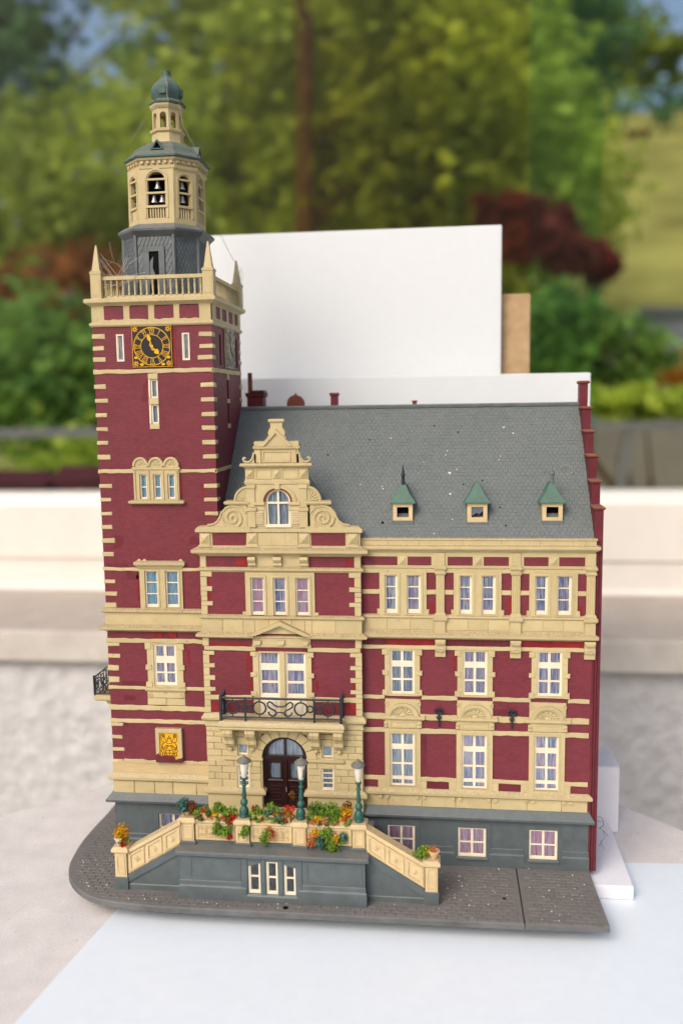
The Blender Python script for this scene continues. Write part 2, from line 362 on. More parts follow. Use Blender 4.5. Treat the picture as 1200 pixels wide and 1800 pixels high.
def plateholes(mm, x0, x1, z0, z1, H, y0, y1, mp=None):
    """flat plate with openings and real thickness (y0 front, y1 back)"""
    holes(mm, x0, x1, z0, z1, H, y0, y1 - y0, mp)
    mp = mp or (lambda u, d, w_: (u, d, w_))
    k = [(x0, z0), (x1, z0), (x1, z1), (x0, z1)]
    for i in range(4):
        p, q = k[i], k[(i + 1) % 4]
        mm.add([mp(p[0], y0, p[1]), mp(q[0], y0, q[1]), mp(q[0], y1, q[1]), mp(p[0], y1, p[1])], [(0, 1, 2, 3)])
    return mm

PANES = {}
def window(parent, x0, x1, z0, z1, yw, cols, rows, curtain, depth=.2, label=None, name='window', frame='white', mp=None, glass='pane'):
    """ivory frame with one real pane per light and a pleated curtain behind; cols/rows are the clear lights"""
    mm = M(); H = [(a, b, c, d) for a, b in cols for c, d in rows]; y = yw + depth
    plateholes(mm, x0, x1, z0, z1, H, y, y + .09)
    # raised sash rim round the frame
    plateholes(mm, x0, x1, z0, z1, [(x0 + .09, x1 - .09, z0 + .11, z1 - .09)], y - .05, y + .01)
    o = mm.build(name, frame, parent, label=label)
    for a, b, c, d in H:
        k = (round(b - a, 2), round(d - c, 2))
        if k not in PANES:
            PANES[k] = M().box(-(b - a) / 2, (b - a) / 2, -.012, .012, -(d - c) / 2, (d - c) / 2).mesh('pane', glass)
        link(bpy.data.objects.new('pane', PANES[k]), o, ((a + b) / 2, y + .05, (c + d) / 2))
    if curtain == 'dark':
        M().box(x0, x1, y + .5, y + .55, z0, z1).build('interior_shade_sheet', 'dark', o)  # near-black sheet, interior shade put into its colour
    elif curtain:
        L = []; n = max(8, int((x1 - x0) / .07)); ph = random.random() * 6
        for i in range(n + 1):
            x = x0 + (x1 - x0) * i / n; yy = y + .105 + .022 * math.sin(i * 1.35 + ph) + random.uniform(-.008, .008)
            L.append([(x, yy, z0), (x, yy, z1)])
        M().loops(L, False).build('curtain', curtain, o)
    return o

# ================================================================== THE MODEL TOWN HALL
hall = empty('town_hall_model', (14, 4, 0), label='painted model town hall in maroon and cream with clock tower and slate roof', cat='model building')

# ---------------------------------------------------------------- tower walls
TW = [(2.9, 4.9, .65, 2.69), (3.03, 4.53, 11.35, 14.1), (2.68, 3.53, 16.5, 18.85), (4.02, 4.87, 16.5, 18.85), (2.62, 3.10, 23.43, 24.98), (3.51, 4.02, 23.43, 24.98), (4.42, 4.90, 23.43, 24.98),
      (3.55, 4.0, 28.1, 29.28), (3.55, 4.0, 29.67, 30.83), (1.47, 1.95, 31.95, 33.6), (5.63, 6.1, 31.95, 33.6)]
mm = M(); holes(mm, 0, 7.5, 3.5, 35.4, TW[1:], 0, .4)
sidep = lambda u, d, w_: (7.5 - d, u, w_)
SW = [(1.75, 2.2, 31.7, 33.6), (6.1, 6.55, 31.7, 33.6), (3.42, 3.85, 28.0, 29.3), (3.42, 3.85, 29.6, 30.8)]
holes(mm, 0, 7.5, 3.5, 35.4, SW, 0, .3, sidep)
mm.add([(0, 0, 3.5), (0, 7.5, 3.5), (0, 7.5, 35.4), (0, 0, 35.4)], [(0, 1, 2, 3)]); mm.add([(0, 7.5, 3.5), (7.5, 7.5, 3.5), (7.5, 7.5, 35.4), (0, 7.5, 35.4)], [(0, 1, 2, 3)])
mm.add([(0, 0, 35.4), (7.5, 0, 35.4), (7.5, 7.5, 35.4), (0, 7.5, 35.4)], [(0, 1, 2, 3)])
tower = mm.build('tower_wall', 'brick', hall, at=(0, 0, 0))
for u0, u1, z0, z1 in SW: M().box(7.25, 7.28, u0, u1, z0, z1).build('slit_lining', 'redslit', tower)
for z0, z1 in ((30.82, 31.2), (29.32, 29.58), (27.7, 27.98)): M().box(7.45, 7.56, 3.38, 3.9, z0, z1).build('slit_block', 'cream', tower)
# quoin stones on the corners
ql = [.0]
qz = [(6.03, 6.30), (6.87, 7.11), (7.70, 7.96), (8.56, 8.78), (11.5, 11.87), (12.3, 12.63), (13.11, 13.38), (13.90, 14.12), (16.43, 16.74), (17.2, 17.46), (18.01, 18.25),
      (19.73, 20.02), (20.62, 20.92), (21.5, 21.77), (22.37, 22.6), (23.25, 23.5), (24.1, 24.36), (25.92, 26.19), (26.8, 27.07), (27.68, 27.94), (28.52, 28.79), (29.42, 29.68), (30.28, 30.57), (31.95, 32.22), (32.64, 32.9), (33.34, 33.62)]
for a, b in qz:
    wv = random.uniform(.69, .8)
    cboxpiece('quoin_stone', -.05, round(wv, 1), -.05, .55, a, b, 'cream', tower, .025)
    if a > 19: cboxpiece('quoin_stone', 7.5 - round(wv + .07, 1), 7.56, -.05, .62, a, b, 'cream', tower, .025)
    if a > 22: cboxpiece('quoin_stone', 7.2, 7.56, 6.95, 7.55, a - .03, b - .03, 'cream', tower, .025)
# bands, ledges and cornices running round the tower
def wraps(name, prof, mat='cream', par=tower, x0=0, x1=7.5, y0=0, y1=7.5): return M().rects(prof, x0, x1, y0, y1).build(name, mat, par)
def strings(name, z0, z1, p=.06, x1=7.5):
    mm = M(); band(mm, -p, x1 + p * .5, z0, z1, 0, p); mm.box(-p, .04, .0, 7.5, z0, z1)
    n = 16; L = []
    if x1 >= 7.5:
        for i in range(n + 1):
            y = -p + 7.5 * i / n; a, b = random.uniform(-.03, .03), random.uniform(-.03, .03)
            L.append([(7.46, y, z0 + a), (7.5 + p, y, z0 + a), (7.5 + p, y, z1 + b), (7.46, y, z1 + b)])
        mm.loops(L)
    return mm.build(name, 'cream', tower)
strings('string_course', 8.82, 9.08, .06, 6.5); strings('string_course', 9.68, 10.0, .07, 6.5); strings('string_course', 11.05, 11.27, .06, 6.5); strings('string_course', 14.16, 14.43, .07, 6.5)
strings('string_course', 18.83, 19.05, .06, 6.5); strings('string_course', 25.05, 25.28, .06); strings('string_course', 31.2, 31.46, .06)
wraps('base_ledge', [(.0, 4.85), (.22, 4.98), (.28, 5.02), (.3, 5.2), (.1, 5.42), (0, 5.46)])
M().box(-.04, 6.5, -.045, .1, 5.3, 6.22).build('cream_brick_band', 'creambrick', tower)
mm = M(); band(mm, .75, 6.5, 6.1, 6.32, 0, .07, .05); mm.build('string_course', 'cream', tower)
for a, b in zip((0, 1.38, 2.75, 3.98, 5.55), (1.38, 2.75, 3.98, 5.55, 6.6)): piece('stone_block', a + .012 - (.06 if a == 0 else 0), b - .012, 4.0, 4.88, 0, .1, 'cream', tower)
wraps('cornice', [(.05, 14.9), (.2, 14.98), (.38, 15.06), (.46, 15.1), (.48, 15.22), (.12, 15.36), (.06, 15.36)])
M().rects([(.07, 15.3), (.07, 16.12)], 0, 7.5, 0, 7.5).build('frieze_panel', 'cream', tower)
wraps('ledge', [(.05, 16.08), (.18, 16.16), (.26, 16.22), (.27, 16.33), (.06, 16.42), (.02, 16.42)])
# frieze under the balcony
frz = M(); holes(frz, 0, 7.5, 34.22, 35.4, [(.83, 1.99, 34.5, 35.3), (2.45, 3.56, 34.5, 35.3), (4.01, 5.15, 34.5, 35.3), (5.58, 6.74, 34.5, 35.3)], -.06, .07)
holes(frz, 0, 7.5, 34.22, 35.4, [(.95, 2.0, 34.5, 35.25), (2.5, 3.65, 34.5, 35.25), (4.2, 5.3, 34.5, 35.25), (5.75, 6.8, 34.5, 35.25)], -.06, .07, sidep); frz.build('frieze', 'cream', tower)
for a, b in ((.83, 1.99), (2.45, 3.56), (4.01, 5.15), (5.58, 6.74)):
    mm = M(); band(mm, a - .03, b + .04, 34.47, 35.27, -.03, .045, .05, .25); mm.build('brick_panel', 'brick', tower)
wraps('string_course', [(.06, 34.05), (.13, 34.12), (.15, 34.18), (.15, 34.26), (.07, 34.33)])
wraps('cornice', [(.05, 35.3), (.16, 35.38), (.3, 35.46), (.36, 35.5), (.37, 35.66), (.3, 35.74)])
# pinnacles and balustrade
bal = M().rects([(.02, 35.7), (.02, 35.92), (-.2, 35.92)], .42, 7.4, .1, 7.4).build('balustrade', 'cream', hall)
def rail(z0, z1, h):
    for (x0, x1, y0, y1) in ((.5, 7.3, .1 - h, .1 + h), (7.4 - h, 7.4 + h, .3, 7.3), (.42 - h, .42 + h, .3, 7.3), (.5, 7.3, 7.4 - h, 7.4 + h)): M().box(x0, x1, y0, y1, z0, z1).build('rail', 'cream', bal)
rail(36.86, 37.08, .13)
bm_ = M().lathe([(.075, 0), (.075, .12), (.05, .18), (.07, .5), (.05, .8), (.075, .86), (.075, .98)], 0, 0, 8).mesh('baluster', 'cream', True)
for i in range(17):
    t = .92 + i * (5.98 / 16)
    for x, y in ((t, .1), (t, 7.4), (7.4, t), (.42, t)): link(bpy.data.objects.new('baluster', bm_), bal, (x, y, 35.9))
pin = M().box(-.33, .33, -.33, .33, 0, 1.48).rects([(0, 1.45), (.06, 1.5), (.06, 1.62), (-.02, 1.68)], -.3, .3, -.3, .3).loops([[(-h, -h, z), (h, -h, z), (h, h, z), (-h, h, z)] for h, z in ((.3, 1.66), (.24, 1.75), (.05, 3.2), (.0, 3.28))]).box(-.25, .25, -.35, -.32, .2, 1.25).mesh('pinnacle', 'cream')
for x, y in ((.43, .1), (7.42, .1), (7.42, 7.4), (.43, 7.4)): link(bpy.data.objects.new('pinnacle', pin), bal, (x, y, 35.72))

# ---------------------------------------------------------------- octagon tower top
CX, CY = 3.72, 3.75; P8 = R(22.5)
HA = (R(26.5), R(18.5)); OA = [R(a) for a in (-116.5, -63.5, -26.5, 26.5, 63.5, 116.5, 153.5, 206.5)]     # four wide and four narrow faces
def octo(mm, prof, cx=CX, cy=CY, reg=False):
    if reg: return mm.lathe(prof, cx, cy, 8, P8)
    return mm.loops([[(cx + r_ * math.cos(a), cy + r_ * math.sin(a), z) for a in OA] for r_, z in prof])
drum = octo(M(), [(2.72, 35.7), (2.7, 39.75)]).build('slate_drum', 'slatedark', hall)
for k in range(8):
    a = OA[k]; x, y = CX + 2.7 * math.cos(a), CY + 2.7 * math.sin(a); M().lathe([(.13, 35.75), (.13, 39.75)], x, y, 6).build('corner_post', 'slatedark', drum)
# raised diamond slates on each face of the drum (too small to pick apart)
mm = M(); ap0 = 2.7 * math.cos(HA[0])
for k in range(8):
    th = -math.pi / 2 + k * math.pi / 4; nx, ny = math.cos(th), math.sin(th); tx, ty = -ny, nx
    hw = 2.7 * math.sin(HA[k % 2]); ap = 2.7 * math.cos(HA[k % 2])
    for r_ in range(14):
        for c_ in range(-5, 6):
            u = (c_ + (.5 if r_ % 2 else 0)) * .25; z = 36 + r_ * .27
            if abs(u) > hw - .2 or (k == 0 and abs(u) < .75 and z < 39.05): continue
            q = [(u, z - .24, .06), (u + .11, z, .025), (u, z + .24, .004), (u - .11, z, .025)]
            mm.add([(CX + nx * (ap + d) + tx * a, CY + ny * (ap + d) + ty * a, b) for a, b, d in q], [(0, 1, 2, 3)])
mm.build('diamond_slates', 'slatedark', drum, kind='stuff')
yd = CY - ap0
dm = M(); plateholes(dm, CX - .72, CX + .62, 35.75, 39.0, [(CX - .36, CX + .26, 36.0, 38.7)], yd - .12, yd + .02); dr = dm.build('tower_door', 'slatedark', drum)
M().box(CX - .36, CX + .26, yd - .03, yd - .01, 36.0, 38.7).build('dark_opening', 'dark', drum)
mm = M(); mm.prism([(CX - .36, 38.05), (CX - .1, 38.4), (CX - .16, 37.7), (CX + .02, 37.2), (CX - .36, 36.6)], yd - .06, yd - .04); mm.build('broken_pane', 'slate', drum)
mm = M().box(CX - 1.02, CX - .75, yd - .05, yd + .02, 38.75, 38.9).box(CX - .85, CX - .75, yd - .05, yd + .02, 35.8, 38.8).box(CX + .65, CX + .92, yd - .05, yd + .02, 38.75, 38.9); mm.build('door_trim', 'slatedark', drum)
octo(M(), [(2.62, 39.5), (2.85, 39.72), (3.08, 39.92), (3.1, 40.05), (2.75, 40.3), (2.5, 40.42), (2.3, 40.42)], 3.78).build('drum_eave', 'slatedark', drum)

BX = 3.88; RB = 2.45
bel = M()
belf = None
oz0, ozs = 40.75, 42.95        # opening bottom and spring
for k in range(8):
    th = -math.pi / 2 + k * math.pi / 4; nx, ny = math.cos(th), math.sin(th); tx, ty = -ny, nx
    apb, hwb, oh = RB * math.cos(HA[k % 2]), RB * math.sin(HA[k % 2]), (.56, .37)[k % 2]
    mp = lambda u, w_, d, nx=nx, ny=ny, tx=tx, ty=ty, apb=apb: (BX + (w_ - 42) * .012 + nx * (apb - d) + tx * u, CY + ny * (apb - d) + ty * u, w_)
    arch = [(-oh, oz0)] + [(oh * math.cos(R(180 - 15 * i)), ozs + oh * math.sin(R(180 - 15 * i))) for i in range(13)] + [(oh, oz0)]
    outer = [(-hwb, oz0)] + [(-hwb, ozs)] * 1 + [(-hwb + 2 * hwb * i / 10, 43.85) for i in range(11)] + [(hwb, ozs)] + [(hwb, oz0)]
    bel.ringprism(outer, arch, 0, .25, mp, closed=False)
    bel.prism([(-hwb, 40.4), (hwb, 40.4), (hwb, oz0), (-hwb, oz0)], 0, .25, mp)
    ro, ri = oh + .2, oh + .08
    bel.ringprism([(ro * math.cos(R(180 - 15 * i)), ozs + ro * math.sin(R(180 - 15 * i))) for i in range(13)], [(ri * math.cos(R(180 - 15 * i)), ozs + ri * math.sin(R(180 - 15 * i))) for i in range(13)], -.05, .02, mp, closed=False)
    for u in (-oh - .14, oh + .14): bel.prism([(u - .06, oz0), (u + .06, oz0), (u + .06, ozs), (u - .06, ozs)], -.04, .02, mp)
belf = bel.build('belfry', 'cream', hall)
bellmesh = M().lathe([(.0, .46), (.06, .46), (.1, .42), (.12, .3), (.16, .14), (.215, .04), (.225, 0), (.19, 0), (.0, .1)], 0, 0, 14).mesh('bell', 'silver', True)
bal8 = M().box(-.045, .045, -.045, .045, 0, .6).mesh('baluster', 'cream')
for k in range(8):
    th = -math.pi / 2 + k * math.pi / 4; nx, ny = math.cos(th), math.sin(th); tx, ty = -ny, nx
    apb, hwb, oh = RB * math.cos(HA[k % 2]), RB * math.sin(HA[k % 2]), (.56, .37)[k % 2]
    P = lambda u, w_, d: (BX + nx * (apb - d) + tx * u, CY + ny * (apb - d) + ty * u, w_)
    for zz in (43.0, 42.2): M().prism([(-oh - .14, zz), (oh + .14, zz), (oh + .14, zz + .11), (-oh - .14, zz + .11)], -.03, .12, P).build('bell_bar', 'cream', belf)
    M().prism([(-oh - .14, 41.36), (oh + .14, 41.36), (oh + .14, 41.5), (-oh - .14, 41.5)], -.07, .16, P).build('rail', 'cream', belf)
    nb = 6 if k % 2 == 0 else 4
    for i in range(nb): link(bpy.data.objects.new('baluster', bal8), belf, P((i - (nb - 1) / 2) * .165, 40.76, .06))
    for u, zz in ((0, 42.54), (-.26, 41.72), (.26, 41.72)) if k % 2 == 0 else ((0, 42.54), (0, 41.72)): link(bpy.data.objects.new('bell', bellmesh), belf, P(u, zz, .34))
mm = M().lathe([(1.25, 40.5), (1.25, 43.8)], BX, CY, 8, P8); mm.build('belfry_shade_core', 'dark', belf)  # added near-black core, paints the shade inside the belfry
BX2 = 3.98
octo(M(), [(2.4, 43.6), (2.5, 43.7), (2.52, 43.86), (2.42, 43.9), (2.44, 44.12), (2.6, 44.2), (2.62, 44.34), (2.3, 44.36)], BX2).build('belfry_cornice', 'cream', belf)
for k in range(8):
    th = -math.pi / 2 + k * math.pi / 4; nx, ny = math.cos(th), math.sin(th); tx, ty = -ny, nx
    apb = RB * math.cos(HA[k % 2]); nd = 6 if k % 2 == 0 else 4
    for i in range(nd):
        u = (i - (nd - 1) / 2) * .37; M().prism([(u - .09, 43.98), (u + .09, 43.98), (u + .09, 44.14), (u - .09, 44.14)], -.12, .1, lambda a, w_, d: (BX2 + nx * (apb - d) + tx * a, CY + ny * (apb - d) + ty * a, w_)).build('dentil', 'cream', belf)
cup = octo(M(), [(2.5, 44.3), (2.76, 44.36), (2.76, 44.46), (2.62, 44.56), (2.3, 44.82), (2.02, 45.12), (1.72, 45.36), (1.4, 45.52), (1.12, 45.62), (1.0, 45.66)], 4.0).build('cupola_roof', 'green', hall)
for k in (0, 2, 4, 6):
    th = -math.pi / 2 + k * math.pi / 4; nx, ny = math.cos(th), math.sin(th); tx, ty = -ny, nx
    mp = lambda u, w_, d: (4.0 + nx * d + tx * u, CY + ny * d + ty * u, w_)
    M().ringprism([(-.42, 44.86), (.42, 44.86), (0, 45.46)], [(-.27, 44.92), (.27, 44.92), (0, 45.34)], 2.12, 1.2, mp).build('cupola_dormer', 'green', cup)
    M().prism([(-.3, 44.9), (.3, 44.9), (0, 45.38)], 1.95, 1.6, mp).build('dormer_opening', 'dark', cup)
LX = 4.07
lan = octo(M(), [(1.04, 45.6), (1.0, 45.72), (.98, 46.2), (1.1, 46.28), (1.12, 46.42), (.95, 46.5)], LX, reg=True).build('lantern', 'cream', hall)
apl = .93 * math.cos(P8); hwl = .93 * math.sin(P8)
mm = M()
for k in range(8):
    th = -math.pi / 2 + k * math.pi / 4 ; nx, ny = math.cos(th), math.sin(th); tx, ty = -ny, nx
    mp = lambda u, w_, d, nx=nx, ny=ny, tx=tx, ty=ty: (LX + nx * (apl - d) + tx * u, CY + ny * (apl - d) + ty * u, w_)
    ah = .2
    arch = [(-ah, 46.48)] + [(ah * math.cos(R(180 - 22.5 * i)), 47.25 + ah * math.sin(R(180 - 22.5 * i))) for i in range(9)] + [(ah, 46.48)]
    outer = [(-hwl, 46.48), (-hwl, 47.25)] + [(-hwl + 2 * hwl * i / 6, 47.72) for i in range(7)] + [(hwl, 47.25), (hwl, 46.48)]
    mm.ringprism(outer, arch, 0, .14, mp, closed=False)
mm.build('lantern_arcade', 'cream', lan)
octo(M(), [(.9, 47.6), (1.0, 47.7), (1.08, 47.82), (1.1, 47.94), (.8, 47.98)], LX + .02, reg=True).build('lantern_cornice', 'cream', lan)
M().tube([(LX + .1, CY, 47.6), (LX + .1, CY, 47.3)], .02).build('bell_rope', 'iron', lan)
link(bpy.data.objects.new('bell', bellmesh), lan, (LX + .1, CY, 46.95))
dome = octo(M(), [(1.05, 47.9), (1.16, 47.97), (1.17, 48.07), (1.0, 48.2), (.86, 48.28), (.9, 48.42), (.97, 48.65), (.98, 48.85), (.9, 49.1), (.72, 49.36), (.5, 49.56), (.33, 49.74), (.28, 49.9), (.27, 50.08), (.0, 50.1)], 4.12, reg=True).build('onion_dome', 'green', hall)
for k in (0, 2, 4, 6):
    th = -math.pi / 2 + k * math.pi / 4; nx, ny = math.cos(th), math.sin(th); tx, ty = -ny, nx
    M().prism([(-.2, 48.52), (.2, 48.52), (.2, 48.95), (-.2, 48.95)], .98, .7, lambda u, w_, d: (4.12 + nx * d + tx * u, CY + ny * d + ty * u, w_)).build('dome_hatch', 'green', dome)

# ---------------------------------------------------------------- clocks
def clock(mp, cu, cw, half, plate, ink, name, label, hands=True):
    """mp(u, w, d): d outward"""
    f = lambda u, w_, d: mp(cu + u, cw + w_, d)
    k = half / 1.26
    c = M().prism([(-half, -half), (half - .12, -half), (half, -half + .16), (half, half), (-half, half)], .02, .11, f).build(name, plate, hall, label=label)
    ring = lambda r, w_: M().ringprism(circ(0, 0, r * k, n=48), circ(0, 0, (r - w_) * k, n=48), .105, .125, f)
    ring(1.17, .045).build('chapter_ring', ink, c); ring(.72, .035).build('chapter_ring', ink, c)
    ft = M(); t_ = .03 * k
    ft.ringprism([(-half, -half), (half, -half), (half, half), (-half, half)], [(-half + t_, -half + t_), (half - t_, -half + t_), (half - t_, half - t_), (-half + t_, half - t_)], .105, .12, f)
    ft.build('dial_border', ink, c)
    num = ['XII', 'I', 'II', 'III', 'IIII', 'V', 'VI', 'VII', 'VIII', 'IX', 'X', 'XI']
    for i, s_ in enumerate(num):
        a = R(90 - 30 * i); ro, ri = 1.085 * k, .745 * k
        wd = {'I': .075, 'V': .17, 'X': .17}; tot = sum(wd[ch] for ch in s_) + .02 * (len(s_) - 1); u = -tot / 2; b = M()
        def bar(u0, u1, th=.03):
            q = [(u0 - th / 2, 0), (u0 + th / 2, 0), (u1 + th / 2, 1), (u1 - th / 2, 1)]
            pts = []
            for x, h in q:
                rr = ri + (ro - ri) * h; x2 = x * k * (.8 + .4 * h)
                pts.append((rr * math.cos(a) + x2 * math.sin(a), rr * math.sin(a) - x2 * math.cos(a)))
            b.prism(pts, .105, .125, f)
        for ch in s_:
            wv = wd[ch]; m_ = u + wv / 2
            if ch == 'I': bar(m_, m_)
            elif ch == 'V': bar(m_, u + .02, .035); bar(m_, u + wv - .02, .022)
            else: bar(u + .02, u + wv - .02, .035); bar(u + wv - .02, u + .02, .022)
            u += wv + .02
        for h in (0, .93):
            pts = []
            for x, hh in ((-tot / 2, h), (tot / 2, h), (tot / 2, h + .07), (-tot / 2, h + .07)):
                rr = ri + (ro - ri) * hh; x2 = x * k * (.8 + .4 * hh); pts.append((rr * math.cos(a) + x2 * math.sin(a), rr * math.sin(a) - x2 * math.cos(a)))
            b.prism(pts, .106, .124, f)
        b.build('numeral', ink, c)
    # corner flowers
    for sx in (-1, 1):
        for sz in (-1, 1):
            b = M(); ox, oz = sx * 1.04 * k, sz * 1.04 * k
            for q in range(7):
                aa = R(q * 360 / 7); b.prism([(ox + .13 * k * math.cos(aa) + .04 * k * math.cos(R(z * 60)), oz + .13 * k * math.sin(aa) + .04 * k * math.sin(R(z * 60))) for z in range(6)], .105, .125, f)
            b.ringprism(circ(ox, oz, .09 * k, n=12), circ(ox, oz, .05 * k, n=12), .105, .126, f)
            if sz < 0:
                for dx, dz in ((-sx * .36, -.06), (.0, .36)):
                    b.prism([(ox + dx * k + .13 * k * math.cos(R(z * 60)), oz + dz * k + .085 * k * math.sin(R(z * 60))) for z in range(6)], .105, .125, f)
            b.build('corner_flower', ink, c)
    if hands:
        def hand(ang, L, wd, tail):
            a = R(90 - ang); q = [(-tail, .0), (-tail * .6, .09), (-tail * .3, .03), (.45 * L, .035), (.55 * L, wd), (.8 * L, wd * .8), (L, 0)]
            q = q + [(x, -y) for x, y in q[::-1][1:-1]]
            return M().prism([(x * k * math.cos(a) - y * k * math.sin(a), x * k * math.sin(a) + y * k * math.cos(a)) for x, y in q], .13, .16, f)
        hand(342, .8, .12, .3).build('clock_hand', ink, c); hand(138, .66, .16, .22).build('clock_hand', ink, c)
        M().prism(circ(0, 0, .1 * k, n=12), .13, .18, f).build('hub', ink, c)
    return c
clock(lambda u, w_, d: (u, -d, w_), 3.77, 32.82, 1.25, 'black', 'gold', 'clock_dial', 'black clock dial with yellow numerals on the front')
clock(lambda u, w_, d: (7.5 + d, u, w_), 4.3, 32.82, 1.28, 'creamdial', 'palegrey', 'clock_dial', 'faded cream and grey clock dial on the tower side')

# ---------------------------------------------------------------- tower windows
SKY, BLU, VIO, PNK, TEA = 'curtain_sky', 'curtain_blue', 'curtain_violet', 'curtain_pink', 'curtain_teal'
for x0, x1, cu in ((1.47, 1.95, BLU), (5.63, 6.1, TEA)):
    window(hall, x0, x1, 31.95, 33.6, 0, [(x0 + .14, x1 - .05)], [(32.05, 33.5)], cu, .06)
for z0, z1 in ((28.1, 29.28), (29.67, 30.83)): window(hall, 3.55, 4.0, z0, z1, 0, [(3.6, 3.97)], [(z0 + .05, z1 - .05)], TEA, .08)
for z0, z1 in ((30.83, 31.18), (29.28, 29.67), (27.76, 28.1)): piece('window_block', 3.41, 4.04, z0, z1, 0, .08, 'cream', tower)
piece('window_jamb', 3.41, 3.55, 28.1, 29.3, 0, .05, 'white', tower); piece('window_jamb', 3.41, 3.55, 29.66, 30.84, 0, .05, 'white', tower)
# triple window
mm = M(); plateholes(mm, 2.25, 5.17, 23.34, 25.3, [t[:2] + t[2:] for t in TW[4:7]], -.16, .06); sur = mm.build('window_surround', 'cream', tower)
for x in (2.3, 3.2, 4.12, 5.0): piece('mullion', x, x + .1, 23.34, 25.2, -.16, .06, 'cream', tower)
M().rects([(.02, 23.1), (.14, 23.16), (.16, 23.22), (.16, 23.3), (.02, 23.36)], 2.05, 5.3, -.14, .05, False).build('window_sill', 'cream', tower)
M().rects([(.0, 25.22), (.08, 25.28), (.08, 25.38), (.0, 25.42)], 2.25, 5.17, -.14, .05, False).build('window_hood', 'cream', tower)
for i in range(3):
    cx = 2.73 + .98 * i; r_ = .5
    M().prism([(cx - r_, 25.35)] + circ(cx, 25.5, r_, 180, 0, 14, .55) + [(cx + r_, 25.35)], -.14, .05).build('shell_arch', 'cream', tower)
    M().ringprism(circ(cx, 25.5, r_, 180, 0, 14, .55), circ(cx, 25.5, r_ - .12, 180, 0, 14, .43), -.22, -.12, closed=False).build('arch_moulding', 'cream', tower)
    mm = M()
    for q in range(5):
        a = R(30 + q * 30); mm.tube([(cx + .1 * math.cos(a), -.14, 25.48 + .1 * math.sin(a)), (cx + .34 * math.cos(a), -.15, 25.48 + .34 * math.sin(a))], .035, 5)
    mm.build('shell_ribs', 'cream', tower)
for t in TW[4:7]: window(hall, *t, 0, [(t[0] + .1, t[1] - .05)], [(23.53, 24.13), (24.2, 24.9)], SKY, .02)
# double window
mm = M(); plateholes(mm, 2.34, 5.12, 16.38, 18.95, TW[2:4], -.1, .06); mm.build('window_surround', 'cream', tower)
for t in TW[2:4]:
    mm = M(); plateholes(mm, t[0] - .12, t[1] + .1, t[2] - .02, t[3] + .1, [t], -.14, -.08); mm.build('window_architrave', 'cream', tower)
M().rects([(.0, 19.0), (.04, 19.1), (.18, 19.24), (.2, 19.3), (.2, 19.42), (.05, 19.5)], 2.25, 5.15, -.1, .05, False).build('window_hood', 'cream', tower)
for x in (2.35, 2.7, 5.05):
    mm = M(); mm.loops([[(x - .15, -.1, 19.46), (x + .15, -.1, 19.46), (x + .15, .05, 19.46), (x - .15, .05, 19.46)], [(x - .06, -.06, 19.6), (x + .06, -.06, 19.6), (x + .06, .05, 19.6), (x - .06, .05, 19.6)]]); mm.build('hood_knob', 'cream', tower)
for t in TW[2:4]: window(hall, *t, 0, [(t[0] + .1, t[1] - .07)], [(16.68, 17.32), (17.39, 18.05), (18.12, 18.78)], SKY, .04)
# single window with keyed surround
def keyed(par, yw, x0, x1, z0, z1, keys, fo=.33, p=.1, kw=.15, sides=(1, 1)):
    mm = M(); plateholes(mm, x0 - fo, x1 + fo, z0 - .12, z1 + .05, [(x0, x1, z0, z1)], yw - p, yw + .06); mm.build('window_surround', 'cream', par)
    for a, b in keys:
        if sides[0]: piece('key_stone', x0 - fo - kw, x0 - .12, a, b, yw - p + .02, .07, 'cream', par, .03, .02)
        if sides[1]: piece('key_stone', x1 + .12, x1 + fo + kw, a, b, yw - p + .02, .07, 'cream', par, .03, .02)
keyed(tower, 0, 3.03, 4.53, 11.35, 14.1, [(13.75, 14.15), (12.4, 12.72), (11.25, 11.6)], .42, .08, .12)
M().rects([(.0, 10.96), (.06, 11.02), (.1, 11.1), (.1, 11.2), (.0, 11.26)], 2.5, 5.0, -.1, .05, False).build('window_sill', 'cream', tower)
for a, b, c, d in ((2.52, 5.0, 10.52, 10.96), (2.52, 3.75, 10.05, 10.5), (3.77, 5.0, 10.05, 10.5)): piece('stone_block', a, b, c, d, 0, .06, 'cream', tower)
for x in (2.72, 4.78): M().ringprism(circ(x, 10.72, .14, n=12), circ(x, 10.72, .08, n=12), -.11, -.05).build('rosette', 'cream', tower)
window(hall, 3.03, 4.53, 11.35, 14.1, 0, [(3.2, 3.68), (3.86, 4.36)], [(11.55, 12.15), (12.25, 12.82), (13.28, 13.92)], VIO, .06)
for x in (3.1, 3.98): piece('lintel_brick', x, x + .62, 14.47, 14.9, 0, .05, 'redmark', tower)
